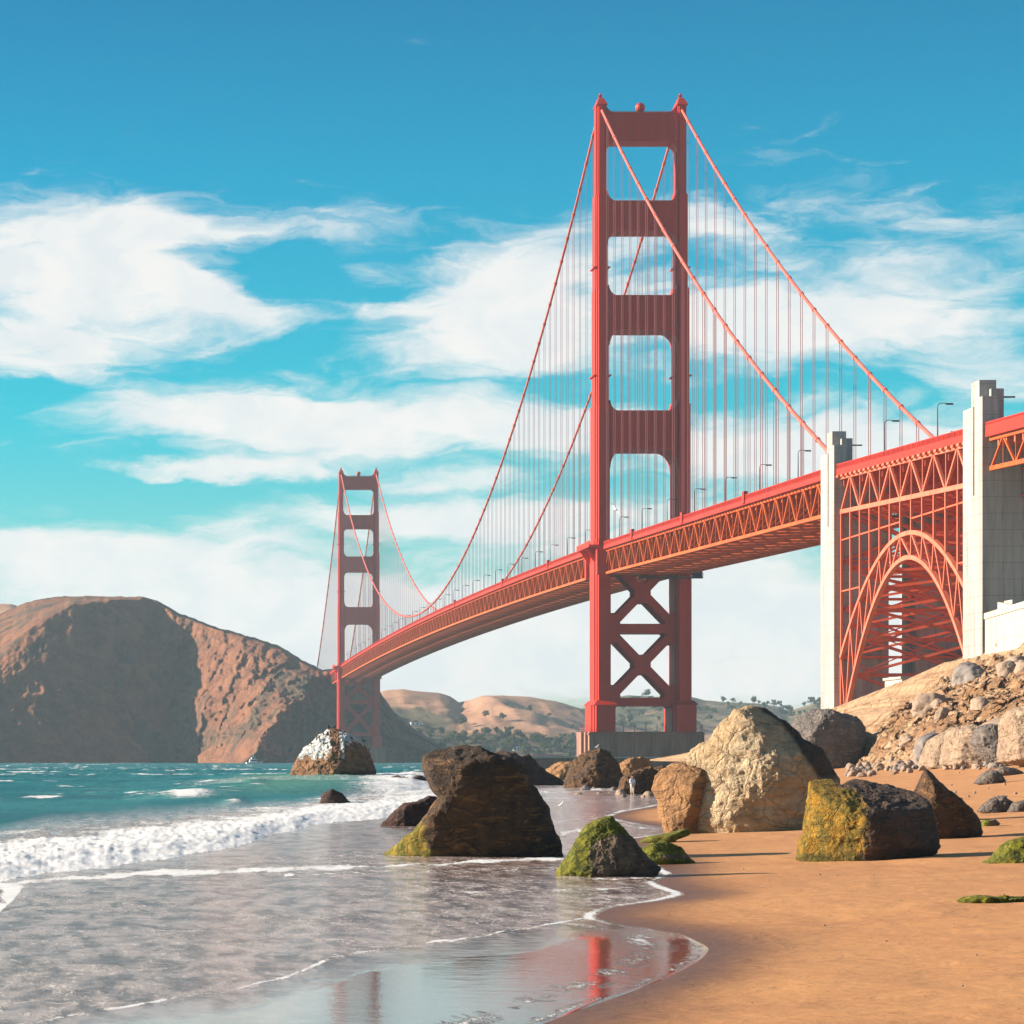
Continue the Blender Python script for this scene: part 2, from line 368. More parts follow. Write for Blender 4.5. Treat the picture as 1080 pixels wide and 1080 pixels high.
# ------------------------------------------------------------------ water
def water_mat():
    m, nt, b = newmat('sea_water', .12, .5); b.inputs['IOR'].default_value = 1.33
    v = obco(nt)
    a = lambda k: N(nt, 'ShaderNodeAttribute', attribute_name=k).outputs['Fac']
    foam, film, deep, green = a('foam'), a('film'), a('deep'), a('green')
    nb = noise(nt, v, .035, 5, .6, .3); n1 = noise(nt, v, .55, 6, .62, .4); n2 = noise(nt, v, 3.0, 8, .7, .3); n3 = noise(nt, v, 11, 6, .7)
    n4 = noise(nt, mapping(nt, v, scale=(1.5, .42, 1)), 1.0, 9, .72, .4); n5 = noise(nt, mapping(nt, v, scale=(6, 1.5, 1)), 1.0, 7, .75)
    sea = mixc(nt, sstep(nt, nb, .35, .65), (.006, .10, .105), (.018, .17, .16))
    sea = mixc(nt, green, sea, (.10, .26, .15))
    shallow = mixc(nt, sstep(nt, n4, .38, .60), (.14, .075, .045), (.58, .44, .37))
    mir = a('mirror'); wetsand = mixc(nt, mir, mixc(nt, sstep(nt, n4, .35, .6), (.26, .17, .12), (.42, .31, .24)), (.10, .055, .035))
    col = mixc(nt, deep, shallow, sea); col = mixc(nt, film, col, wetsand)
    fm = math_(nt, 'ADD', foam, math_(nt, 'MULTIPLY', math_(nt, 'SUBTRACT', n5, .5), 1.0))
    fm = math_(nt, 'ADD', fm, math_(nt, 'MULTIPLY', math_(nt, 'SUBTRACT', n4, .5), .7))
    fm = math_(nt, 'ADD', fm, math_(nt, 'MULTIPLY', math_(nt, 'SUBTRACT', n3, .5), 1.3))
    fm = sstep(nt, fm, .46, .62)
    nl = noise(nt, mapping(nt, v, scale=(.9, .30, 1)), 1.0, 4, .6, 2.0)
    lace = math_(nt, 'SUBTRACT', 1, sstep(nt, math_(nt, 'ABSOLUTE', math_(nt, 'SUBTRACT', nl, .5)), 0.0, .022))
    lace = math_(nt, 'MULTIPLY', lace, math_(nt, 'MULTIPLY', sstep(nt, foam, .16, .42), sstep(nt, n5, .42, .58)))
    fm = math_(nt, 'MAXIMUM', fm, math_(nt, 'MULTIPLY', lace, .75))
    fc = mixc(nt, sstep(nt, n2, .35, .6), (.58, .62, .62), (.80, .77, .72))
    L(nt, mixc(nt, fm, col, fc), b.inputs['Base Color'])
    r = math_(nt, 'ADD', math_(nt, 'MULTIPLY', deep, .30), .07); r = math_(nt, 'MULTIPLY', r, math_(nt, 'SUBTRACT', 1, math_(nt, 'MULTIPLY', mir, .8)))
    L(nt, math_(nt, 'ADD', r, math_(nt, 'MULTIPLY', fm, .7), True), b.inputs['Roughness'])
    L(nt, math_(nt, 'ADD', math_(nt, 'SUBTRACT', .5, math_(nt, 'MULTIPLY', deep, .28)), math_(nt, 'MULTIPLY', mir, .7)), b.inputs['Specular IOR Level'])
    calm = math_(nt, 'SUBTRACT', math_(nt, 'SUBTRACT', 1, math_(nt, 'MULTIPLY', film, .85)), math_(nt, 'MULTIPLY', mir, .085))
    h = math_(nt, 'ADD', math_(nt, 'MULTIPLY', noise(nt, v, 1.7, 5, .6), .16), math_(nt, 'MULTIPLY', n2, .05))
    h = math_(nt, 'MULTIPLY', h, math_(nt, 'MULTIPLY', calm, math_(nt, 'ADD', .32, math_(nt, 'MULTIPLY', deep, .68))))
    h = math_(nt, 'ADD', h, math_(nt, 'MULTIPLY', fm, .03))
    bump(nt, b, h, 1.0, 1.0); return m
rows = []
D = 20.
while D < 4400:
    rows.append(D)
    D += max(.05, min(D * D / 9856 * .8, 1.3 if D < 800 else 1.3 + (D - 800) * .012))
Yr = np.array(rows)
pc = np.concatenate([np.linspace(-900, -30, 60), np.arange(-28, 760, 1.5), np.linspace(762, 1300, 60)])
Yg, Pg = np.meshgrid(Yr, pc, indexing='ij'); Xg = (Pg - VX) * Yg / FP
PYg = HY + FP * EYE / Yg
zer = 0 * Yg
off = shore_x(Yg) - Xg                                   # metres out from the water's edge
n_a = fbm(Xg * .05, Yg * .05, zer, 4)
# breaker bands (front, back) as picture rows of the plane z=0
def band(front, back):
    f, bk = interp(Pg, front), interp(Pg, back)
    return (f - PYg) / (f - bk)                         # 0 at the front edge, 1 at the back
jag = 5 * fbm(Pg * .035, zer, zer + 3.3, 4)
q1 = band([(-900, 985), (-60, 934), (0, 927), (60, 921), (150, 909), (240, 895), (290, 880), (330, 871), (400, 864), (445, 858), (520, 846)],
          [(-900, 925), (0, 884), (100, 872), (250, 859), (330, 850), (400, 842), (470, 834), (520, 830)])
q1 = q1 - jag / 45
fade1 = np.clip((530 - Pg) / 60, 0, 1)
foam = np.where((q1 > 0) & (q1 < 1.15), 1.2 - .85 * np.clip((q1 - .3) / .8, 0, 1) + .55 * fbm(Xg * .35, Yg * .12, zer + 5, 4, .6), 0) * fade1
foam = np.where((q1 >= 1.15) & (q1 < 2), .25, foam)
hgt = np.where(q1 > 0, np.clip(q1 / .4, 0, 1) * np.clip((1.5 - q1) / 1.2, 0, 1), 0) * fade1
Zw = .24 * hgt * (1 + .35 * fbm(Xg * .9, Yg * .9, zer, 4)) * np.clip(Yg / 80, .6, 1.1)
lump = np.where((q1 > 0) & (q1 < 1.2), fbm(Xg * 2.2, Yg * .9, zer + 7, 4), 0) * fade1
Zw += .05 * lump + .04 * np.where(q1 > 0, fbm(Xg * 6, Yg * 2.5, zer + 2, 3), 0) * hgt
# swell about to break in front of the bird rock
q2 = band([(-900, 866), (0, 850), (200, 848), (260, 845), (330, 842), (420, 838), (470, 833)], [(-900, 850), (0, 836), (240, 829), (420, 823), (470, 820)])
m2 = np.clip((Pg - 130) / 120, 0, 1) * np.clip((475 - Pg) / 40, 0, 1)
s2 = np.where((q2 > 0) & (q2 < 1.6), np.sin(np.clip(q2 / 1.6, 0, 1) * math.pi) ** .8, 0) * m2
Zw += .85 * s2 * (1 + .3 * n_a)
foam = np.maximum(foam, np.where((q2 > -.2) & (q2 < 1.1), np.clip((Pg - 330) / 80, 0, 1) * np.clip((480 - Pg) / 20, 0, 1), 0) * (.85 + .3 * n_a))
foam = np.maximum(foam, np.where((q2 > .6) & (q2 < 1.0), np.clip((Pg - 150) / 60, 0, 1) * .48, 0))
green = np.clip(s2 * 1.2, 0, 1) * np.clip((Pg - 220) / 60, 0, 1) * np.clip((400 - Pg) / 60, 0, 1) * .7
# second line in the left, coming in
q3 = band([(-900, 1000), (-60, 966), (0, 962), (14, 950), (24, 938)], [(-900, 950), (0, 932), (24, 934)])
foam = np.maximum(foam, np.where((q3 > 0) & (q3 < 1), 1.3 * np.clip((30 + 14 * fbm(Pg * .05, PYg * .2, zer, 4) - Pg) / 14, 0, 1), 0) * np.clip(.8 + fbm(Pg * .06, PYg * .12, zer + 2, 4), .3, 1.2))

# thin foam lines
def fline(pts, w, a, wob=1.0):
    global foam
    ly = interp(Pg, pts); lo, hi = min(p[0] for p in pts), max(p[0] for p in pts)
    d = np.abs(PYg - ly + wob * 2.5 * fbm(Pg * .03, zer + pts[0][1], zer, 4)) / w
    side = (PYg < ly + 3) if True else 0
    foam = np.maximum(foam, np.where((Pg > lo) & (Pg < hi) & side, .40 * np.clip(1.2 - d * w / 13, 0, 1) * np.clip(.9 + fbm(Xg * .5, Yg * .3, zer + 8, 3), .3, 1), 0))
    brk = .55 + .9 * fbm(Pg * .05, PYg * .1, zer + pts[0][1], 5, .65)
    d = d / np.clip(.5 + 1.1 * fbm(Pg * .02, zer + 9.1 + pts[0][1], zer, 4), .12, 2)
    foam = np.maximum(foam, np.where((Pg > lo) & (Pg < hi), a * np.clip(1.3 - d, 0, 1) * np.clip(brk, .5, 1.1), 0))
fline([(-900, 1000), (130, 924), (250, 918), (400, 914), (520, 909), (600, 905), (640, 903)], 3.6, 1.3)
fline([(300, 923), (420, 921), (560, 916), (595, 918)], 2.0, .95)
fline([(-900, 1140), (0, 1090), (60, 1075), (150, 1058), (240, 1046), (300, 1032), (350, 1012), (440, 995), (510, 987), (560, 979), (622, 968)], 2.6, 1.15)
fline([(480, 941), (600, 939), (690, 936)], 1.8, .9)
fline([(590, 928), (650, 927), (700, 925)], 2.2, .9)
fline([(455, 855), (560, 846), (700, 842)], 2.4, .55)
fline([(440, 838), (560, 836), (650, 832)], 5, .95)
fline([(430, 872), (520, 868), (700, 862)], 1.6, .5)
fline([(590, 880), (640, 873), (700, 874)], 4.5, .9)
# swash rim along the shore
rim = np.clip(1 - np.abs(off - .10) / (.16 + .0022 * Yg), 0, 1) * (.75 + .5 * fbm(Xg * .8, Yg * .3, zer, 3))
rim2 = np.clip(1 - np.abs(off - .9) / .7, 0, 1) * .5 * np.clip(.75 + fbm(Xg * 1.5, Yg * .8, zer + 6, 4), 0, 1.2); foam = np.maximum(foam, rim2)
foam = np.maximum(foam, rim * np.where((PYg > 970) & (PYg < 1100), .68, .95))
def line2_(): return interp(Pg, [(-900, 1140), (0, 1090), (150, 1058), (300, 1032), (350, 1012), (440, 995), (510, 987), (622, 968), (800, 962)])
# speckled wash
wash = np.clip((PYg - 880) / 30, 0, 1) * (.33 + .40 * fbm(Xg * .10, Yg * .06, zer + 1.7, 5, .6)) * np.where(PYg > line2_(), .4, 1)
foam = np.maximum(foam, wash)
foam = np.maximum(foam, np.clip((Pg - 420) / 60, 0, 1) * np.clip((PYg - 826) / 8, 0, 1) * np.clip((875 - PYg) / 20, 0, 1) * (.26 + .25 * n_a))
# choppy sea beyond the break
openw = np.clip((Yg - 120) / 120, 0, 1) * np.clip(off / 25, 0, 1)
chop = .34 * fbm(Xg * .10, Yg * .16, zer + .5, 5, .55, True) + .20 * fbm(Xg * .35 + 3, Yg * .45, zer, 3)
Zw += openw * chop * np.clip(Yg / 450, .5, 1.6)
wc = fbm(Xg * .035, Yg * .03, zer + 9, 4) + .6 * fbm(Xg * .25, Yg * .15, zer + 4, 3)
foam = np.maximum(foam, openw * np.clip((wc - .30) * 3.0, 0, .8))
blob = np.exp(-(((Pg - 195) / 45) ** 2 + ((PYg - 843.5) / 3.5) ** 2)) + .7 * np.exp(-(((Pg - 268) / 12) ** 2 + ((PYg - 834) / 1.8) ** 2)) + .8*np.exp(-(((Pg - 248) / 12) ** 2 + ((PYg - 849) / 3) ** 2))
foam = np.maximum(foam, blob * (.85 + .5 * fbm(Xg * .5, Yg * .3, zer, 3))); Zw += .35 * blob
small = .012 * fbm(Xg * 1.2, Yg * .8, zer + 2, 4) * np.clip((PYg - 850) / 20, 0, 1)
line2 = interp(Pg, [(-900, 1140), (0, 1090), (60, 1075), (150, 1058), (240, 1046), (300, 1032), (350, 1012), (440, 995), (510, 987), (560, 979), (622, 968), (800, 962)])
film = np.clip((PYg - line2 + 7 * fbm(Pg * .02, PYg * .05, zer, 5, .6)) / 24.0, 0, 1)
mirror = film * np.clip((Pg - 300 + 40 * fbm(Pg * .01, PYg * .05, zer + 3, 3)) / 90, 0, 1)
film = np.maximum(film, np.clip(1 - off / 1.0, 0, 1) * .8)
Zw += small * (1 - film)
deep = np.clip((q1 - .9) / .5, 0, 1); _b = np.clip((Pg - 380) / 90, 0, 1); deep = np.clip(deep, 0, 1) * (1 - _b) + np.clip((832 - PYg) / 12, 0, 1) * _b; deep = np.clip(deep, 0, 1)
Zw = np.where(off < 0, .006 - .05 * np.clip(-off, 0, 60), Zw * np.clip(off / 2.5, 0, 1) + .006 + .0006 * np.clip(off, 0, 30))
V = np.stack([Xg, Yg, Zw], -1).reshape(-1, 3)
tag(mesh_obj('sea_water', V, grid_faces(*Xg.shape), water_mat(), smooth=True,
    attrs={'foam': foam, 'film': film, 'deep': deep, 'green': green, 'mirror': mirror}), kind='structure')

# ------------------------------------------------------------------ far terrain
def terrain_mat(name, bare1, bare2, scrub1, scrub2, scale, amount=.5, bs=.7, bd=6, streak=(1, 1, .35)):
    m, nt, b = newmat(name, .95, .1)
    v = obco(nt); vs = mapping(nt, v, rot=(0, R(18), 0), scale=streak)
    n1 = noise(nt, vs, scale, 8, .65, .6); n2 = noise(nt, v, scale * 3.2, 8, .7, .2); n3 = noise(nt, vs, scale * .35, 6, .6, .3)
    bare = mixc(nt, sstep(nt, n2, .35, .65), bare1, bare2); scr = mixc(nt, sstep(nt, n2, .38, .6), scrub1, scrub2)
    k = math_(nt, 'ADD', math_(nt, 'MULTIPLY', n1, .5), math_(nt, 'ADD', math_(nt, 'MULTIPLY', n3, .35), math_(nt, 'MULTIPLY', n2, .15)))
    a = N(nt, 'ShaderNodeAttribute', attribute_name='scrub').outputs['Fac']
    k = math_(nt, 'ADD', k, math_(nt, 'MULTIPLY', a, .25))
    f = sstep(nt, k, .56 - amount * .1, .62 - amount * .1)
    L(nt, mixc(nt, f, bare, scr), b.inputs['Base Color'])
    bump(nt, b, math_(nt, 'ADD', n1, math_(nt, 'MULTIPLY', n2, .5)), bs, bd); return m
M_CLIFF = terrain_mat('headland_rock', (.31, .14, .075), (.20, .095, .06), (.08, .075, .055), (.13, .09, .06), .02, .5, 1.0, 16)
M_GOLD = terrain_mat('golden_hill', (.46, .26, .155), (.38, .21, .13), (.12, .11, .065), (.17, .13, .085), .009, .62, streak=(1, 1, 1))
M_WOOD = terrain_mat('wooded_hill', (.24, .17, .11), (.18, .14, .09), (.075, .085, .055), (.12, .115, .07), .02, 1.0, streak=(1, 1, 1))

ps = np.arange(-420, 520, 1.6); ts = np.linspace(0, 1, 110)
Tg, Pg = np.meshgrid(ts, ps, indexing='ij')
warp = 16 * fbm(Tg * 5, Pg * .012, Tg * 0, 5, .6)
p = Pg + warp
c_ = 196 - 36 * Tg; s_ = 256 + 92 * Tg
def seg(p, x0, x1, y0, y1): return y0 + (y1 - y0) * np.clip((p - x0) / np.maximum(x1 - x0, 1), 0, 1)
Yb = np.where(p < c_, np.where(p < -60, 2340 + np.clip(-p - 60, 0, 420) * .5, 2340 + .5 * (p + 60)), 0)
crease = 2340 + .5 * (c_ + 60)
Yb = np.where((p >= c_) & (p < s_), crease + (2270 - crease) * (p - c_) / (s_ - c_), Yb)
Yb = np.where(p >= s_, 2270 + (p - s_) * 1.3 + np.clip(p - 405, 0, 200) * 4.0, Yb)
Yb = Yb + Tg * 130
brink = interp(Pg, [(-420, 760), (-200, 722), (-60, 705), (0, 690), (28, 664), (50, 650), (78, 637), (110, 633), (150, 632), (165, 636), (190, 650), (230, 665), (270, 676), (295, 684), (320, 700), (340, 709), (352, 708), (362, 706), (378, 714), (396, 722), (404, 736), (416, 753), (440, 773), (470, 791), (495, 803), (520, 806)])
brink = brink + 1.7 * fbm(Pg * .12, Tg * 0, Tg * 0 + 2, 3)
Zb = EYE + (HY - brink) * Yb / FP
Xb = (Pg - VX) * Yb / FP
Z = Zb * Tg - 3 * (1 - Tg)
gl = fbm(Xb * .018, Z * .006, Yb * .010, 5, .55, True); sm = fbm(Xb * .07, Z * .03, Yb * .05, 5, .6)
env = np.sin(np.clip(Tg, 0, 1) * math.pi) ** .35
env = env * np.clip(.45 + .55 * (p - c_ + 10) / 30, .45, 1)
Yb2 = Yb - env * (22 * gl + 15 * sm + 6 * fbm(Xb * .2, Z * .08, Yb * .1, 4, .6, True)); Xb2 = Xb + env * 6 * sm
A = np.stack([Xb2, Yb2, Z], -1)
tops = []
ridge = interp(ps, [(-420, 740), (-200, 700), (-60, 668), (0, 647), (30, 634.5), (60, 629), (110, 628.5), (150, 629.5), (165, 633), (190, 647), (230, 662), (270, 673), (295, 681), (320, 697), (340, 706), (352, 705), (362, 703), (378, 712), (396, 720), (404, 734), (416, 751), (440, 771), (470, 789), (495, 802), (520, 806)])
last = A[-1]; bk = brink[-1]
for k in np.linspace(.08, 1, 14):
    Dk = last[:, 1] + k * 260; pk = ps; yk = bk + (ridge - bk) * k ** .8 + .9 * fbm(ps * .22, ps * 0 + k * 2, ps * 0, 3)
    tops.append(np.stack([(pk - VX) * Dk / FP, Dk, EYE + (HY - yk) * Dk / FP], -1))
b1 = tops[-1].copy(); b1[:, 1] += 500; b1[:, 0] *= 1.15; b1[:, 2] *= .2; tops.append(b1)
G = np.concatenate([A, np.stack(tops)], 0)
scr = np.concatenate([np.clip(.3 * fbm(Xb * .01, Z * .01, Yb * .01, 3) + np.clip((.10 - Tg) * 0, 0, 1), -1, 1), np.full((len(tops), len(ps)), .15)], 0)
tag(mesh_obj('headland_hill', G.reshape(-1, 3), grid_faces(G.shape[0], G.shape[1]), M_CLIFF, attrs={'scrub': scr}), kind='structure')

def hill_strip(name, sil, foot, Df, Dr, mat, amp, p0, p1, seed, fy=804, scrubf=None):
    ps = np.arange(p0, p1, 3.0); ts = np.linspace(0, 1, 60); Tg, Pg = np.meshgrid(ts, ps, indexing='ij')
    sy = interp(Pg, sil); Df_ = interp(Pg, Df) if isinstance(Df, list) else Df
    Y = Df_ + (Dr - Df_) * Tg
    prof = Tg ** .8
    Z = (EYE + (HY - sy) * Dr / FP) * prof - 2 * (1 - Tg)
    X = (Pg - VX) * Y / FP
    n = fbm(X * .004 + seed, Y * .004, Tg * 0 + seed, 5, .5) ; r = fbm(X * .006 + seed, Y * .003, Tg * 0, 4, .5, True)
    Z = Z + amp * np.sin(Tg * math.pi) * (n * 1.3 + r * .7) + np.clip(Tg*4,0,1)*amp * .06 * fbm(X * .03, Y * .03, Tg * 0 + seed, 3)
    Y2 = Y
    V = np.stack([X, Y2, Z], -1)
    b = V[-1:].copy(); b[..., 1] += 350; b[..., 0] *= 1.1; b[..., 2] *= .3
    V = np.concatenate([V, b], 0)
    sc_ = np.zeros(V.shape[:2]) if scrubf is None else np.concatenate([scrubf(Pg, Tg, X, Y), np.zeros((1, len(ps)))], 0)
    return tag(mesh_obj(name, V.reshape(-1, 3), grid_faces(*V.shape[:2]), mat, attrs={'scrub': sc_}, smooth=True), kind='structure')
GS = [(-500, 730), (-100, 665), (-30, 640), (0, 637), (12, 637), (25, 642), (60, 690), (200, 760), (380, 740), (404, 729), (425, 727), (445, 729), (464, 731), (476, 735), (484, 741), (496, 739), (508, 734), (530, 733), (560, 735), (585, 739), (612, 747), (640, 757), (700, 775), (800, 795), (1400, 800)]
def gsc(P, T, X, Y): return np.clip((.30 - T) * 2.6, -1.2, .8) + .9 * np.exp(-((P - 420) / 60) ** 2) * (T < .7) + .5 * np.exp(-(((P - 478) / 14) ** 2)) * (T > .6)
GOLD = hill_strip('golden_hill', GS, None, 2950, 3500, M_GOLD, 22, -500, 1400, 3.1, scrubf=gsc)
WS = [(300, 800), (560, 770), (600, 752), (640, 737), (664, 733), (690, 735), (715, 736), (730, 735), (745, 739), (765, 740), (800, 742), (822, 745), (832, 750), (842, 747), (858, 742), (900, 738), (1000, 735), (1500, 730)]
WOOD = hill_strip('wooded_hill', WS, None, 3150, 3800, M_WOOD, 20, 300, 1500, 8.3)

# ------------------------------------------------------------------ eroded bluff beside the bridge
M_BLUFF = terrain_mat('eroded_bluff', (.62, .43, .27), (.54, .33, .18), (.42, .22, .10), (.32, .20, .12), .22, .6, 1.0, 3.0, streak=(1, .8, .5))
ps = np.arange(900, 1330, .7); ts = np.linspace(0, 1, 130); Tg, Pg = np.meshgrid(ts, ps, indexing='ij')
crest = interp(Pg, [(900, 812), (915, 795), (926, 772), (934, 757), (943, 746), (961, 741), (975, 733), (984, 722), (992, 717), (1014, 709), (1041, 698), (1052, 692), (1080, 682), (1130, 668), (1330, 640)])
Df_ = interp(Pg, [(900, 420), (930, 400), (980, 350), (1030, 320), (1080, 300), (1330, 250)])
Dr_ = interp(Pg, [(900, 440), (930, 470), (980, 510), (1030, 525), (1080, 500), (1330, 450)])
Y = Df_ + (Dr_ - Df_) * Tg; X = (Pg - VX) * Y / FP
zf = ground_z(X, Y) - .6; zc = EYE + (HY - crest) * Dr_ / FP
Z = zf + (zc - zf) * (Tg ** .9)
u = X * .94 + Y * .34
env = np.clip(np.sin(np.clip(Tg * .97 + .03, 0, 1) * math.pi) ** .4, .3, 1)
crest_n = fbm(Pg * .09, Pg * 0, Pg * 0 + 4, 4, .6); Z = Z + crest_n * 1.1 * Tg
gl = fbm(Pg * .045 + Tg * 3.2, Tg * 1.2, Tg * 0 + 5, 5, .6, True); sm = fbm(X * .35, Y * .2, Z * .3, 5, .65)
rg = fbm(X * .16 + Z * .12, Y * .05, Z * .1 + 3, 5, .62, True); Z = Z + env * (1.0 * gl + 1.1 * sm + 1.2 * rg); Y = Y - env * (4.0 * gl + 4.0 * sm + 5.0 * rg); X = X + env * 1.6 * fbm(X * .6, Z * .6, Y * .3, 4)
Z = Z + .45 * env * fbm(X * 1.1, Y * .35, Z * 1.1 + 6, 4, .6, True) + .5 * env * fbm((X + Z * 1.3) * .5, Y * .06, Z * .05, 4, .6, True)
V = np.stack([X, Y, Z], -1); b1 = V[-1:].copy(); b1[..., 1] += 60; b1[..., 0] += 8; b1[..., 2] += .5; b2 = b1.copy(); b2[..., 1] += 200; b2[..., 2] = 3
V = np.concatenate([V, b1, b2], 0)
sc_ = np.concatenate([.35 * gl, gl[:2] * 0], 0)
tag(mesh_obj('bluff_hillside', V.reshape(-1, 3), grid_faces(*V.shape[:2]), M_BLUFF, attrs={'scrub': sc_}), kind='structure')

# ------------------------------------------------------------------ suspension bridge
BX, YS, YN = 171.8, 1000.0, 2280.0
TR = 13.7                                     # cable / truss half spacing
def rail_z(Y):
    if Y <= 657: return 69.5 - (657 - Y) * .034
    if Y <= YS: return 77.0 - (YS - Y) * .0219
    if Y <= YN: u = (Y - 1640) / 640; return 77.0 + 4.8 * (1 - u * u)
    return 77.0 - (Y - YN) * .015
bridge = empty('suspension_bridge', (BX, YS, 0))
tag(bridge, 'long red-orange suspension bridge with two tall portal towers crossing the strait', 'bridge')
def B(o):                                      # express world-built part in the bridge's frame
    return o
SECT = [(12.6, 21.7, 8.0, 25), (21.7, 78, 5.6, 20), (78, 124, 5.2, 18.5), (124, 163.7, 4.7, 15), (163.7, 196, 4.2, 11.5), (196, 226.5, 3.5, 8)]
def leg_mesh():
    m = MB()
    for i, (z0, z1, w, d) in enumerate(SECT):
        st = .38
        for k, (a, b) in enumerate(((0, .50), (1, .76), (2, 1.0))):
            hw, hd = w / 2 - st * a, d / 2 * b
            m.box(-hw, hw, -hd, hd, z0 + (.003 * k), z1 - .02 * k)
        # cap step between sections
        if i: m.box(-w/2 + .1, w/2 - .1, -d/2 + .1, d/2 - .1, z0 - .5, z0 + .1)
        if i == 0:
            m.quadbox([(-w/2, -d/2, z1), (w/2, -d/2, z1), (w/2, d/2, z1), (-w/2, d/2, z1), (-2.7, -9.9, z1+1.6), (2.7, -9.9, z1+1.6), (2.7, 9.9, z1+1.6), (-2.7, 9.9, z1+1.6)])
    # saddle housing
    m.quadbox([(-1.9, -5, 226.5), (1.9, -5, 226.5), (1.9, 5, 226.5), (-1.9, 5, 226.5), (-.8, -2, 229.4), (.8, -2, 229.4), (.8, 2, 229.4), (-.8, 2, 229.4)])
    m.tube([(0, 0, 229.3), (0, 0, 231.3)], [.45, .3], 8).box(-.7, .7, -.7, .7, 230.2, 230.5)
    # aviation platforms round the shaft
    for z, w, d in ((171, 4.7, 15), (134, 5.2, 18.5)):
        m.box(-w/2 - .5, w/2 + .5, -d*.25 - .6, d*.25 + .6, z, z + .35)
    return m
def strut_mesh(z0, z1, hw, d, arch_lo, arch_hi, ribs=True):
    m = MB(); m.box(-hw, hw, -d/2, d/2, z0, z1)
    for sx in (-1, 1):
        for (dirn, r, zz) in ((-1, arch_lo, z0), (1, arch_hi, z1)):
            if not r: continue
            poly = [(sx * hw, zz)]; n = 8
            for k in range(n + 1):
                a = math.pi / 2 * k / n
                poly.append((sx * (hw - r * (1 - math.sin(a))), zz + dirn * r * 1.25 * (1 - math.cos(a))))
            m.prism(poly, -d/2 + .15, d/2 - .15)
    if ribs:
        k = int(hw * 2 / 1.15)
        for i in range(1, k):
            x = -hw + 2 * hw * i / k
            for s in (-1, 1): m.box(x - .13, x + .13, min(s * d/2, s * (d/2 + .3)), max(s * d/2, s * (d/2 + .3)), z0 + .5, z1 - .5)
        for s in (-1, 1):
            for z in (z0, z1 - .5): m.box(-hw, hw, min(s * d/2, s*(d/2 + .36)), max(s * d/2, s*(d/2 + .36)), z, z + .5)
    return m
STR = [(213.9, 224.0, 8, 3.2, 0, 196), (183.2, 193.6, 10.5, 3.6, 3.0, 163), (149.4, 161.2, 13, 4.0, 3.0, 130), (108.7, 121.8, 15.5, 5.0, 3.0, 90)]
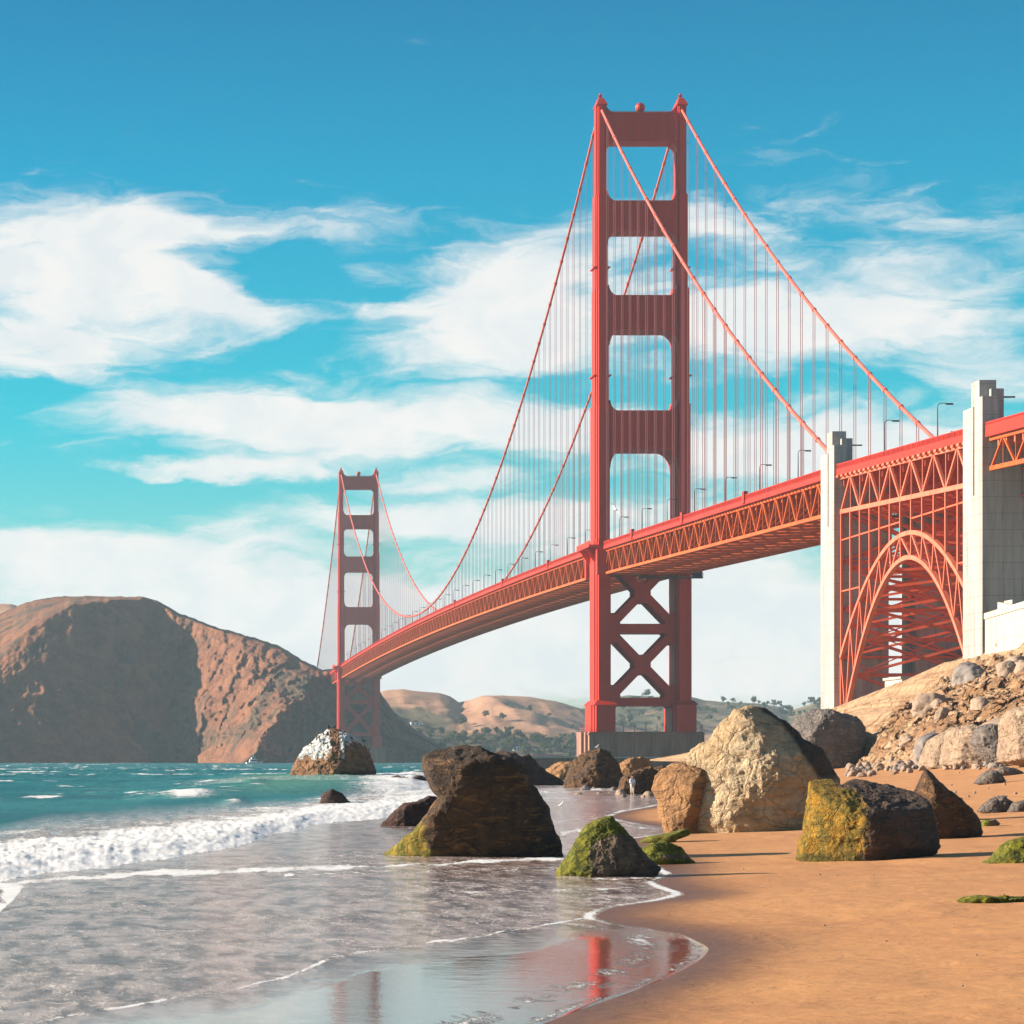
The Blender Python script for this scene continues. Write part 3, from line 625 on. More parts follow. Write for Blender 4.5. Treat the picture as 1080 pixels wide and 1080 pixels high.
def make_tower(Y, label):
    t = empty('tower', (0, Y - YS, 0), bridge); t['label'] = label
    for s in (-1, 1): leg_mesh().build('leg', M_STEEL, t, (s * TR, 0, 0))
    for (z0, z1, d, lo, hi, _) in STR:
        wt = next(w for (a, b, w, _) in SECT if a <= z0 < b)
        strut_mesh(z0, z1, TR - wt/2 + .3, d, lo, hi).build('portal_strut', M_STEEL, t)
    # below the deck: braces
    hw = TR - 2.6
    for (z0, z1) in ((46.2, 49.4), (21.4, 24.2)): MB().box(-hw, hw, -6, 6, z0, z1).build('cross_strut', M_STEEL, t)
    for (za, zb) in ((24, 47), (48.5, 71.5)):
        zm = (za + zb) / 2
        for y in (-5.2, 5.2):
            b = MB()
            for s in (-1, 1):
                b.bar((s * hw, y, za), (0, y, zm), 2.7, 1.5, up=(0, 1, 0)); b.bar((s * hw, y, zb), (0, y, zm), 2.7, 1.5, up=(0, 1, 0))
            b.prism([(-2.6, zm - 1.6), (-1.2, zm - 3.4), (1.2, zm - 3.4), (2.6, zm - 1.6), (2.6, zm + 1.6), (1.2, zm + 3.4), (-1.2, zm + 3.4), (-2.6, zm + 1.6)], y - .85, y + .85)
            for s in (-1, 1):
                for z, dz in ((za, 1), (zb, -1)):
                    b.prism([(s * hw, z - dz * .5), (s * (hw - 3.4), z - dz * .5), (s * (hw - 3.4), z + dz * 1.0), (s * (hw - 1.2), z + dz * 4.6), (s * hw, z + dz * 4.6)], y - .82, y + .82)
            b.build('diagonal_brace', M_STEEL, t)
    for s in (-1, 1):
        poly = [(s * hw, 21.4), (s * (hw - 2.6), 21.4), (s * (hw - 1.2), 20.2), (s * (hw - .4), 18.2), (s * hw, 16)]
        MB().prism(poly, -5, 5).build('haunch', M_STEEL, t)
    # pier: fluted concrete
    pm = MB()
    for (a, b, c) in ((19.2, 11.5, 0), (20.1, 8.4, .02), (21.0, 5.2, .04)):
        pm.box(-a, a, -b, b, -8, 12.6 - c)
    pm.box(-19.6, 19.6, -12.0, 12.0, 11.6, 12.1)
    for s in (-1, 1): pm.box(s * 10.6 - .35, s * 10.6 + .35, -11.9, -11.5, -8, 11.6)
    pm.build('pier', M_PIER, t)
    rl = MB()
    for x in np.arange(-19, 19.1, 3.8):
        rl.box(x - .12, x + .12, -11.6, -11.35, 12.58, 15.2)
    for z in (13.2, 13.8): rl.box(-19, 19, -11.52, -11.42, z, z + .08)
    for z in (13.2, 13.8): rl.box(-19.6, -19.4, -8.2, 8.2, z, z + .08); rl.box(-19.6, -19, -8.2, -8, z, z+.08); rl.box(-19.1, -19, -11.5, -8.1, z, z + .08)
    for y in np.arange(-8, 9, 4): rl.box(-19.6, -19.4, y - .12, y + .12, 12.58, 15.2)
    rl.build('railing', M_ROPE, t)
    # beacon, top railing
    bc = MB(); bc.tube([(0, 0, 223.9), (0, 0, 224.8)], 1.2, 12)
    lat = [(-1.7 * math.cos(a), 1.7 * math.sin(a)) for a in np.linspace(0, math.pi, 9)]
    bc.tube([(0, 0, 226.4 + zz) for zz, _ in lat], [max(r, .03) for _, r in lat], 14)
    bc.build('beacon', M_STEEL, t, smooth=False)
    tr = MB()
    for x in np.arange(-11, 11.1, 1.1):
        tr.box(x - .05, x + .05, -1.8, -1.7, 223.95, 225.1 + .5 * random.random() * (abs(x) > 6))
    tr.box(-11.5, 11.5, -1.79, -1.71, 224.7, 224.8)
    for s in (-1, 1): tr.prism([(s * 12.2, 224), (s * 9, 224), (s * 10.5, 224.9), (s * 12.2, 226.6)], -2, 2)
    tr.build('parapet', M_STEEL, t)
    # deck-level balcony round each leg
    z = rail_z(Y)
    for s in (-1, 1):
        bl = MB()
        x0, x1 = s * (TR + 2.2), s * (TR + 6.0); xa, xb = min(x0, x1), max(x0, x1)
        bl.box(xa, xb, -14, 14, z - 1.9, z - 1.2); bl.box(xb - .2 if s > 0 else xa, xb if s > 0 else xa + .2, -14, 14, z - 1.19, z + .1)
        for e in (-1, 1):
            y0, y1 = sorted((e * 14, e * 10.8)); bl.box(min(s * (TR - .8), s * (TR + 3.2)), max(s * (TR - .8), s * (TR + 3.2)), y0, y1, z - 11.3, z - 1.95)
        for y in (-8, -4, 4, 8):
            bl.prism([(s * (TR + 2.5), z - 1.9), (s * (TR + 5.8), z - 1.9), (s * (TR + 2.5), z - 7)], y - .2, y + .2)
        bl.build('balcony', M_STEEL, t)
    return t
make_tower(YS, 'nearer tower standing on a wide concrete pier, deck passing through it')
make_tower(YN, 'farther tower in front of the dark headland')

# main cables
def cable_z(Y):
    if YS <= Y <= YN: u = (Y - 1640) / 640; return 85.2 + (226.8 - 85.2) * u * u
    d = (YS - Y) if Y < YS else (Y - YN); Ln = 343.0; u = d / Ln
    return 226.8 + (69.5 - 226.8) * u - 4 * 9.5 * u * (1 - u)
for s in (-1, 1):
    m = MB(); pts = []; rr = []
    yy = sorted(set(list(np.arange(665, YS, 7.62)) + [YS] + list(np.arange(YS + 7.62, YN, 7.62)) + [YN] + list(np.arange(YN + 7.62, YN + 343, 15.24))))
    for Y in yy: pts.append((s * TR, Y - YS, cable_z(Y)))
    m.tube(pts, .47, 8)
    for Y in list(np.arange(YS - 15.24, 674, -15.24)) + list(np.arange(YS + 15.24, YN - 5, 15.24)) + list(np.arange(YN + 15.24, YN + 340, 15.24)):
        a = Vector((s * TR, Y - .6 - YS, cable_z(Y - .6))); b = Vector((s * TR, Y + .6 - YS, cable_z(Y + .6))); m.tube([a, b], .66, 8)
    m.build('main_cable', M_CABLE, bridge)
# hangers
hang = []
for s in (-1, 1):
    for Y in list(np.arange(YS - 15.24, 685, -15.24)) + list(np.arange(YS + 15.24, YN - 5, 15.24)) + list(np.arange(YN + 15.24, YN + 320, 15.24)):
        z0, z1 = rail_z(Y) - 2.2, cable_z(Y)
        if z1 - z0 < 1: continue
        hang.append(((z1 - z0) / Y, s, Y, z0, z1))
hang.sort(reverse=True)
rest = MB()
for i, (_, s, Y, z0, z1) in enumerate(hang):
    m = MB() if i < 100 else rest
    X0 = s * TR; yc = (Y - YS) if i >= 100 else 0; xc = X0 if i >= 100 else 0
    r = .045 if Y < 1400 else .06
    for dx in (-.26, .26):
        for dy in (-.14, .14): m.box(xc + dx - r, xc + dx + r, yc + dy - r, yc + dy + r, z0, z1)
    if i < 100: m.build('suspender_rope', M_ROPE, bridge, (X0, Y - YS, 0))
o = rest.build('suspender_rope', M_ROPE, bridge); o['kind'] = 'stuff'

def truss_side(s, y0, y1, step, mat, zf=rail_z, ph=7.6, X=TR, org=(BX, YS), web=.42, chord=.75, top_off=2.9):
    m = MB(); n = max(1, round((y1 - y0) / step)); ys = np.linspace(y0, y1, n + 1)
    x = s * X
    for i in range(n):
        a, b = ys[i], ys[i+1]; za, zb = zf(a) - top_off, zf(b) - top_off
        m.bar((x, a - org[1], za), (x, b - org[1], zb), chord, chord * 1.1); m.bar((x, a - org[1], za - ph), (x, b - org[1], zb - ph), chord, chord * 1.1)
        if i % 2 == 0: m.bar((x, a - org[1], za - ph), (x, b - org[1], zb), web, web, up=(1, 0, 0))
        else: m.bar((x, a - org[1], za), (x, b - org[1], zb - ph), web, web, up=(1, 0, 0))
        m.bar((x, a - org[1], za), (x, a - org[1], za - ph), web * .5, web * .5, up=(1, 0, 0))
    return m
for s in (-1, 1):
    for (a, b) in ((671, YS - 11), (YS + 11, YN - 11), (YN + 11, YN + 330)):
        truss_side(s, a, b, 7.62, M_TRUSS).build('stiffening_truss', M_TRUSS, bridge)
    # fascia and railing
    for (a, b) in ((670.5, YS - 14.1), (YS + 14.1, YN - 14.1), (YN + 14.1, YN + 330)):
        f = MB(); n = int((b - a) / 15.24) + 1; ys = np.linspace(a, b, n + 1); x = s * (TR + 1.0)
        for i in range(n):
            p, q = ys[i], ys[i+1]; zp, zq = rail_z(p), rail_z(q)
            f.bar((x, p - YS, zp - 1.95), (x, q - YS, zq - 1.95), .3, 1.25)
            f.bar((x + s * .12, p - YS, zp - 2.45), (x + s * .12, q - YS, zq - 2.45), .6, .16)
        for Y in np.arange(a + 2, b - 2, 3.81): f.bar((x - s * .05, Y - YS, rail_z(Y) - 2.6), (x - s * 1.0, Y - YS, rail_z(Y) - 3.6), .2, .2)
        f.build('fascia_girder', M_STEEL, bridge)
        g = MB()
        for i in range(n):
            p, q = ys[i], ys[i+1]; zp, zq = rail_z(p), rail_z(q)
            g.bar((x, p - YS, zp), (x, q - YS, zq), .22, .16); g.bar((x, p - YS, zp - 1.1), (x, q - YS, zq - 1.1), .12, .12)
        st = .42 if b <= YS else 1.0
        for Y in np.arange(a + .2, b, st): z = rail_z(Y); g.box(x - .05, x + .05, Y - YS - st * .22, Y - YS + st * .22, z - 1.25, z - .05)
        for Y in np.arange(a + 1, b, 3.81): z = rail_z(Y); g.box(x - .13, x + .13, Y - YS - .13, Y - YS + .13, z - 1.25, z + .1)
        for Y in (757, 843, 929, 1120, 1260, 1450) if s < 0 else ():
            if a < Y < b: g.box(x - .5, x + .5, Y - YS - 1.3, Y - YS + 1.3, rail_z(Y) - 2.2, rail_z(Y) + 1.0)
        g.build('railing', M_STEEL, bridge)
slab = MB(); fb = MB(); lat = MB()
ys = np.arange(670.6, YN + 330, 15.24)
for i in range(len(ys) - 1):
    a, b = ys[i], ys[i+1]; slab.bar((0, a - YS, rail_z(a) - 1.6), (0, b - YS, rail_z(b) - 1.6), 2 * TR + 1.6, .45)
for Y in np.arange(674, YN + 320, 7.62):
    z = rail_z(Y); fb.box(-TR + .4, TR - .4, Y - YS - .25, Y - YS + .25, z - 4.4, z - 1.9)
    for s in (-1, 1):
        fb.bar((s * (TR - .4), Y - YS, z - 10.2), (s * (TR - 5), Y - YS, z - 4.6), .35, .35, up=(0, 1, 0))
    lat.bar((-TR + .4, Y - YS, z - 10.55), (TR - .4, Y - YS, z - 10.55), .55, .7)
for i, Y in enumerate(np.arange(674, YN + 300, 15.24)):
    z = rail_z(Y); z2 = rail_z(Y + 15.24)
    for s in (-1, 1):
        lat.bar((s * (TR - .4), Y - YS, z - 10.6), (-s * (TR - .4), Y + 15.24 - YS, z2 - 10.6), .5, .5)
for x in (-6.8, 0, 6.8):
    for i in range(len(ys) - 1):
        a, b = ys[i], ys[i+1]; fb.bar((x, a - YS, rail_z(a) - 2.4), (x, b - YS, rail_z(b) - 2.4), .4, .9)
slab.build('roadway_slab', M_ASPH, bridge); fb.build('floor_beams', M_TRUSS, bridge); lat.build('lateral_bracing', M_TRUSS, bridge)
# maintenance gantries hung under the deck beside the nearer tower
gy = MB()
for (yc, x0, x1) in ((YS - 20, -4, 17.5),):
    z = rail_z(yc) - 12.6
    gy.box(x0, x1, yc - YS - 1, yc - YS + 1, z, z + .5)
    for x in np.linspace(x0, x1, 9): gy.bar((x, yc - YS - 1, z + .5), (x, yc - YS - 1, z + 1.9), .15, .15)
    gy.box(x0, x1, yc - YS - 1.05, yc - YS - .95, z + 1.8, z + 1.95); gy.box(14.2, 17.2, yc - YS - 1.5, yc - YS + 1.5, z + .5, z + 3.2)
gy.build('maintenance_gantry', M_DARK, bridge)

# ------------------------------------------------------------------ concrete pylons
def pylon(yf, zdeck, zb, label):
    """shaft pair piece: front face at yf, 12.5 m deep, outer face away from the axis"""
    t = empty('concrete_pylon', (BX, yf, 0)); tag(t, label, 'pylon', 'concrete pylons of the bridge')
    return t
def shaft(t, s, z_up):
    xo, xi, xu = 15.3, 3.1, 12.3               # outer, inner, inner edge of the part above the deck
    def bx(m, a, b, y0, y1, z0, z1): m.box(min(s*a, s*b), max(s*a, s*b), y0, y1, z0, z1)
    m = MB()
    bx(m, xi, xo - .7, .5, 12.2, -6, z_up - 7.9)                 # core
    bx(m, xi - .1, xo, 0, 5.2, -6, z_up - 8); bx(m, xi - .1, xo, 6.0, 12.8, -6, z_up - 8)
    bx(m, xo - 3.2, xo - .71, 5.0, 6.2, -6, z_up - 1.2)
    bx(m, xo - .72, xo - .003, 5.1, 6.1, -6, z_up - 18)
    m.build('shaft', M_CONC, t)
    u = MB()
    bx(u, xu, xo - .003, 0, 5.2, z_up - 8, z_up); bx(u, xu, xo - .006, 6.0, 12.8, z_up - 8, z_up - 1.3)
    bx(u, xu - .5, xo - .35, 3.2, 8.4, z_up - 8, z_up + 3.4)
    bx(u, xu - 2.1, xu - .5, 3.8, 9.2, z_up - 9, z_up + 1.9)
    bx(u, xu - .3, xu + .9, 1.6, 3.0, z_up - 1, z_up + 1.6)
    u.build('upper_block', M_CONC, t)
    ln = MB(); ln.box(min(s*(xu-2.1), s*(xu-4.6)), max(s*(xu-2.1), s*(xu-4.6)), 5, 5.3, z_up + .3, z_up + .6); ln.build('bracket', M_DARK, t)
p2 = pylon(657, 0, 0, 'farther concrete pylon between the suspended deck and the steel arch')
for s in (-1, 1): shaft(p2, s, 74.0)
p1 = pylon(541.5, 0, 0, 'nearest concrete pylon at the right edge, wide grey face, rising from the bluff')
for s in (-1, 1): shaft(p1, s, 70.6)
pp = MB(); x = -7.6; pp.tube([(x, -.5, 62), (x, -.5, 51.5), (x + 8, -.5, 51.2)], .38, 8); pp.tube([(x + .9, -.4, 60), (x + .9, -.4, 53)], .2, 8)
for z in (61.5, 57, 52): pp.box(x - .6, x + .6, -.9, .02, z, z + .35)
pp.build('drain_pipe', M_ARCH, p1)

# ------------------------------------------------------------------ arch span
AY0, AY1, AC = 554.3, 656.9, 600.5
arch = empty('arch_span', (BX, AC, 0)); tag(arch, 'red steel lattice arch with tall columns carrying the deck between the two concrete pylons', 'arch bridge')
def zin(Y): u = (Y - AC); return 44.7 - .01172 * u * u
def zout(Y): u = (Y - AC); return 49.7 - .0075 * u * u
ya = np.linspace(AY0 + .3, AY1 - .4, 13)
for s in (-1, 1):
    m = MB(); yy = np.linspace(AC - 52, AC + 52, 41); yy = yy[(yy > AY0 - .1) & (yy < AY1 + .1)]
    for i in range(len(yy) - 1):
        a, b = yy[i], yy[i+1]
        m.bar((s*TR, a-AC, zin(a)), (s*TR, b-AC, zin(b)), .9, .95, up=(1,0,0)); m.bar((s*TR, a-AC, zout(a)), (s*TR, b-AC, zout(b)), .9, .9, up=(1,0,0))
    e1 = AY1 - .3
    m.bar((s*TR, yy[-1]-AC, zout(yy[-1])), (s*TR, e1-AC, zout(e1)), .9, .9, up=(1,0,0)); m.bar((s*TR, yy[-1]-AC, zin(yy[-1])), (s*TR, e1-AC, zin(e1)), .9, .95, up=(1,0,0))
    for i in range(len(ya)):
        # radial-ish posts from outer panel point to the inner chord, and web diagonals
        Y = ya[i]; d = (Y - AC); yi = AC + d * .93
        m.bar((s*TR, Y-AC, zout(Y)), (s*TR, yi-AC, zin(yi)), .45, .45, up=(1,0,0))
        if i + 1 < len(ya):
            if d < 0: m.bar((s*TR, yi-AC, zin(yi)), (s*TR, ya[i+1]-AC, zout(ya[i+1])), .42, .42, up=(1,0,0))
            else: m.bar((s*TR, Y-AC, zout(Y)), (s*TR, (ya[i+1]-AC)*.93, zin(AC+(ya[i+1]-AC)*.93)), .42, .42, up=(1,0,0))
    for Y in (AY0 + .35, AY1 - .35): m.bar((s*TR, Y-AC, 8), (s*TR, Y-AC, zout(Y)), .7, .7, up=(1,0,0))
    m.build('arch_rib', M_ARCH, arch)
    truss_side(s, ya[0], ya[-1], (ya[-1] - ya[0]) / 12, M_ARCH, ph=7.7, org=(BX, AC), web=.55, chord=.85).build('upper_truss', M_ARCH, arch)
    for Y in ya:
        c = MB(); c.bar((0, 0, zout(Y) + .3), (0, 0, rail_z(Y) - 10.7), .52, .52, up=(1,0,0)); c.build('spandrel_column', M_ARCH, arch, (s*TR, Y-AC, 0))
    f = MB(); x = s * (TR + 1.0); a, b = AY0 + .1, AY1 - .1
    f.bar((x, a-AC, rail_z(a)-1.75), (x, b-AC, rail_z(b)-1.75), .3, 1.4); f.bar((x, a-AC, rail_z(a)-.0), (x, b-AC, rail_z(b)-.0), .24, .2)
    for Y in np.arange(a + .2, b, .42): f.box(x-.05, x+.05, Y-AC-.1, Y-AC+.1, rail_z(Y)-1.2, rail_z(Y)-.1)
    for Y in np.arange(a + .2, b, 3.81): f.box(x-.14, x+.14, Y-AC-.14, Y-AC+.14, rail_z(Y)-1.2, rail_z(Y)+.1)
    f.build('railing', M_STEEL, arch)
    k = MB(); k.bar((s*(TR-.3), a-AC, rail_z(a)-3.05), (s*(TR-.3), b-AC, rail_z(b)-3.05), .5, .3)
    for Y in np.linspace(a + 1, b - 1, 26): k.box(min(s*(TR-.4), s*(TR+1.25)), max(s*(TR-.4), s*(TR+1.25)), Y-AC-.9, Y-AC+.9, rail_z(Y)-2.95, rail_z(Y)-2.47)
    k.build('sidewalk_bracket', M_ARCH, arch)
sl = MB(); sl.bar((0, AY0+.1-AC, rail_z(AY0)-1.6), (0, AY1-.1-AC, rail_z(AY1)-1.6), 2*TR+1.6, .45); sl.build('roadway_slab', M_ASPH, arch)
cb = MB()
for i, Y in enumerate(ya):
    zt = rail_z(Y) - 3; zo = zout(Y); zi = zin(AC + (Y-AC)*.93); yi = (Y-AC)*.93; y = Y - AC
    cb.bar((-TR+.45, y, zt-.9), (TR-.45, y, zt-.9), .5, 1.9, up=(0,0,1))
    for z in (zt - 7.7, zo): cb.bar((-TR+.3, y, z), (TR-.3, y, z), .42, .6)
    cb.bar((-TR+.3, yi, zi), (TR-.3, yi, zi), .7, .8)
    for s in (-1, 1):
        cb.bar((s*(TR-.3), y, zt-7.7), (0, y, zt-1.8), .3, .3, up=(0,1,0))
        zz = zt - 7.9; ht = zz - zo; nseg = max(1, round(ht / 12))
        for k in range(nseg):
            z0, z1 = zo + ht*k/nseg, zo + ht*(k+1)/nseg
            if ht > 3: cb.bar((s*(TR-.3), y, z0), (-s*(TR-.3), y, z1), .5, .5, up=(0,1,0))
            if k and s > 0: cb.bar((-TR+.3, y, z0), (TR-.3, y, z0), .36, .36)
        cb.bar((s*(TR-.3), y, zo), (-s*(TR-.3), yi, zi), .25, .25)
    if i + 1 < len(ya):
        y2 = ya[i+1]-AC; yi2 = y2*.93
        for s in (-1, 1):
            cb.bar((s*(TR-.3), y, zo), (-s*(TR-.3), y2, zout(ya[i+1])), .5, .5)
            cb.bar((s*(TR-.3), yi, zi), (-s*(TR-.3), yi2, zin(AC+yi2)), .6, .6)
            cb.bar((s*(TR-.3), y, zt-7.7), (-s*(TR-.3), y2, rail_z(ya[i+1])-10.7), .5, .5)
cb.build('cross_bracing', M_INNER_LIT, arch)
lg = MB()                                         # long struts that stiffen the tall columns
for z in (52.5, 41, 29.5, 18):
    for s in (-1, 1):
        ys_ = [Y for Y in ya if zout(Y) < z]
        for side in (-1, 1):
            g_ = [Y for Y in ys_ if (Y - AC) * side > 0]
            if len(g_) > 1: lg.bar((s*TR, min(g_)-AC, z), (s*TR, max(g_)-AC, z), .24, .3)
lg.build('longitudinal_strut', M_INNER_LIT, arch)

# approach beyond the nearest pylon
appr = empty('approach_span', (BX, 500, 0)); tag(appr, 'short red deck span leaving the picture beyond the nearest concrete pylon', 'bridge span')
for s in (-1, 1):
    truss_side(s, 450, 541.3, 7.62, M_TRUSS, ph=5.5, org=(BX, 500)).build('side_truss', M_TRUSS, appr)
    f = MB(); x = s * (TR + 1.0); f.bar((x, -50, rail_z(450)-1.5), (x, 41.2, rail_z(541.2)-1.5), .3, 2.2); f.bar((x, -50, rail_z(450)), (x, 41.2, rail_z(541.2)), .24, .24)
    for Y in np.arange(450, 541, .42): f.box(x-.05, x+.05, Y-500-.1, Y-500+.1, rail_z(Y)-.6, rail_z(Y)-.05)
    f.build('railing', M_STEEL, appr)
sl = MB(); sl.bar((0, -50, rail_z(450)-1.6), (0, 41.2, rail_z(541.2)-1.6), 2*TR+1.6, .45)
for Y in np.arange(452, 541, 5): sl.box(-TR, TR, Y-500-.3, Y-500+.3, rail_z(Y)-4.5, rail_z(Y)-2)
sl.build('roadway_slab', M_ARCH, appr)

# ------------------------------------------------------------------ lamps on the deck
def lamp_meshes():
    p = MB(); p.tube([(0,0,0),(0,0,.9)], .22, 8); p.tube([(0,0,.9),(0,0,7.0)], [.15,.10], 8)
    a = MB(); a.tube([(0,0,6.9),(.05,0,7.6),(.45,0,8.0),(1.2,0,8.05),(1.9,0,7.95)], .085, 6)
    h = MB(); h.box(1.6, 3.1, -.32, .32, 7.72, 8.02, .1, .05)
    return p, a, h
lp = None
lys = [577, 618, 660.5] + list(np.arange(699, 990, 43.3)) + list(np.arange(1032, 2262, 43.3))
lys = sorted([y for y in lys if not (655 < y < 672 or 540 < y < 556)])
for i, Y in enumerate(lys):
    z = rail_z(Y) - 1.2; X = BX - TR - .2
    r = empty('street_lamp', (X, Y, z))
    if i == 0 or lp is None:
        a, b, c = lamp_meshes(); kids = [a.build('pole', M_DARK, r), b.build('arm', M_DARK, r), c.build('lamp_head', M_DARK, r)]; lp = kids
    else:
        for k in lp:
            q = k.copy(); C.objects.link(q); q.parent = r
    where = ('over the arch between the two concrete pylons' if 560 < Y < 655 else 'beyond the nearest pylon at the right edge' if Y < 541 else
             'on the side span between nearer tower and farther pylon' if Y < YS else 'on the main span between the two towers')
    tag(r, 'dark street lamp ' + where, 'street lamp', 'street lamps ' + where)

# ------------------------------------------------------------------ walls and buildings at the bridge foot
ab = empty('concrete_abutment', (150, 500, 0)); tag(ab, 'bright white concrete wall on top of the bluff below the nearest pylon', 'wall')
m = MB(); zt = EYE + (HY - 653) * 535 / FP
m.prism([(5.4, 36), (-3.6, -35), (30, -35), (30, 36)], 4, zt, 'z'); m.build('wall', M_WALL, ab)
m = MB(); m.prism([(5.2, 36.1), (-3.8, -35), (-3.2, -35), (5.8, 36.1)], zt, zt + 1.1, 'z'); m.build('parapet', M_WALL, ab)
m = MB(); m.prism([(8.0, 33), (8.0, 28), (13, 28), (13, 33)], zt + .01, zt + 3.2, 'z'); m.prism([(33, zt), (33, zt + 3.0), (10, zt + .5), (10, zt)], 6.8, 7.6, 'x'); m.build('stair_head', M_WALL, ab)
fb_ = empty('fort_building', (161.5, 610, 0)); tag(fb_, 'small pale building with a pilaster at the foot of the steel arch behind the bluff', 'building')
m = MB(); m.box(-2.0, 9, 0, 14, 2, EYE + (HY - 716) * 610 / FP); m.build('wall', M_WALL, fb_)
m = MB(); z = EYE + (HY - 716) * 610 / FP
for x in (-2.2, .2): m.box(x, x + .9, -.35, .02, 2, z - .6)
m.box(-2.4, 9.2, -.4, 14.2, z, z + .5); m.build('cornice', M_WALL, fb_)
m = MB(); m.box(2.2, 4.0, -.06, .1, z - 4.2, z - 1.8); m.box(5.4, 7.0, -.06, .1, z - 4.2, z - 1.8); m.build('window', M_DARK, fb_)
# low sea wall running out before the nearer tower
sw = empty('sea_wall', (0, 880, 0)); tag(sw, 'low concrete sea wall with a pale coping in front of the tower pier', 'wall')
x0, x1 = (548 - VX) * 880 / FP, (800 - VX) * 880 / FP
m = MB(); m.box(x0, x1, 0, 6, -3, EYE + (HY - 799.6) * 880 / FP); m.build('wall', M_PIER, sw)
m = MB(); m.box(x0 - .3, x1, -.4, 6.2, EYE + (HY - 799.6) * 880 / FP, EYE + (HY - 798.2) * 880 / FP); m.build('coping', M_WALL, sw)

# ------------------------------------------------------------------ rocks
def ico(n):
    bm = bmesh.new(); bmesh.ops.create_icosphere(bm, subdivisions=n, radius=1)
    V = np.array([v.co[:] for v in bm.verts]); F = np.array([[v.index for v in f.verts] for f in bm.faces]); bm.free(); return V, F
ICO = {n: ico(n) for n in (3, 4, 5, 6, 7)}
def rock(name, label, outline, D, depth, mat, planes=(), sub=6, seed=0, amp=.05, rough=.03, masks=None, group=None, cat='rock', center=None, sink=.5, strata=0., sharp=22, edge=None):
    """boulder: silhouette in its own plane inflated to `depth`, cut by planes, then weathered."""
    Df0 = D; D = D + depth * .4
    pts = np.array([((p[0] - VX) * D / FP, EYE + (HY - p[1]) * D / FP) for p in outline])
    lo, hi = pts.min(0), pts.max(0); w, h = hi - lo
    cx, cz = center and ((center[0] - VX) * D / FP, EYE + (HY - center[1]) * D / FP) or ((lo[0] + hi[0]) / 2, lo[1] + h * .38)
    base_z = lo[1]
    dirs, F = ICO[sub]; dirs = dirs.copy()
    th = np.arctan2(dirs[:, 2], dirs[:, 0])
    # silhouette radius for 720 angles
    ang = np.linspace(-math.pi, math.pi, 721); Rr = np.zeros(721)
    q = pts - [cx, cz]; q2 = np.roll(q, -1, 0)
    for i, a in enumerate(ang):
        c, s = math.cos(a), math.sin(a)
        best = 0
        for (ax, az), (bx, bz) in zip(q, q2):
            ex, ez = bx - ax, bz - az; den = c * ez - s * ex
            if abs(den) < 1e-9: continue
            t = (ax * ez - az * ex) / den; u = (ax * s - az * c) / den
            if t > 0 and -1e-6 <= u <= 1 + 1e-6: best = max(best, t)
        Rr[i] = best
    # extend below the ground
    for i, a in enumerate(ang):
        if math.sin(a) < -.15: Rr[i] = max(Rr[i], Rr[i] + sink * -math.sin(a))
    k = np.ones(5) / 5; Rs = np.convolve(np.concatenate([Rr[-3:-1], Rr, Rr[1:3]]), k, 'valid')
    R_ = np.interp(th, ang, Rs)
    rho = np.sqrt(dirs[:, 0]**2 + dirs[:, 2]**2); p = 2.8; T = depth / 2
    r = ((rho / np.maximum(R_, .05))**p + (np.abs(dirs[:, 1]) / T)**p) ** (-1 / p)
    yc = Df0 + T * .8
    inv = r ** -sharp
    for (nx, ny, nz, ppx, ppy, yo) in planes:
        n = np.array([nx, ny, nz], float); n /= np.linalg.norm(n)
        pt = np.array([(ppx - VX) * D / FP - cx, yo * depth - T * .8, EYE + (HY - ppy) * D / FP - cz])
        d = n @ pt; den = dirs @ n
        if d <= 0: continue
        rp = np.where(den > 1e-4, d / np.maximum(den, 1e-4), 1e6); inv = inv + rp ** -sharp
    rr_ = np.random.default_rng(int(seed * 10)); r0 = inv ** (-1 / sharp)
    for q_ in range(16 if sub > 4 else 8):
        n = rr_.normal(size=3) * (1, 1, .8); n[1] = -abs(n[1]) - .9; n /= np.linalg.norm(n)
        d = (r0 * (dirs @ n)).max() * rr_.uniform(.84, .97); den = dirs @ n
        inv = inv + np.where(den > 1e-4, d / np.maximum(den, 1e-4), 1e6) ** -sharp
    r = inv ** (-1 / sharp)
    # never grow past silhouette
    V = dirs * r[:, None]
    S = (w + h) / 2; s0 = seed * 13.7
    f = 1.6 / S
    x, y, z = V[:, 0] * f + s0, V[:, 1] * f, V[:, 2] * f
    sil = np.clip(np.abs(dirs[:, 1]) * 3.0, .35, 1)
    n1 = fbm(x * 1.3, y * 1.3, z * 1.3, 3, .5); n2 = fbm(x * 4, y * 4, z * 4, 5, .6, True); n3 = fbm(x * 14, y * 14, z * 14, 4, .6)
    disp = S * (amp * n1 * sil + rough * n2 + rough * .5 * n3)
    if strata: disp += S * strata * np.abs(np.sin((z * 9 + x * 3 + 1.5 * n1) * 2.2)) * -.5
    V = V + dirs * disp[:, None]
    u = (V[:, 0] + cx - lo[0]) / w; v_ = (V[:, 2] + cz - base_z) / h
    at = {'moss': np.zeros(len(V)), 'guano': np.zeros(len(V)), 'wet': np.zeros(len(V))}
    if masks:
        for kk, fn in masks.items(): at[kk] = np.clip(fn(u, v_, dirs), -1, 1.5)
    V[:, 2] += cz - base_z
    o = mesh_obj(name, V, F, mat, None, (cx, yc, base_z), smooth=edge is None, attrs=at)
    tag(o, label, cat, group); return o
wetlow = lambda a=.15: (lambda u, v, d: 1 - v / a * .5)
D1 = D0(905)
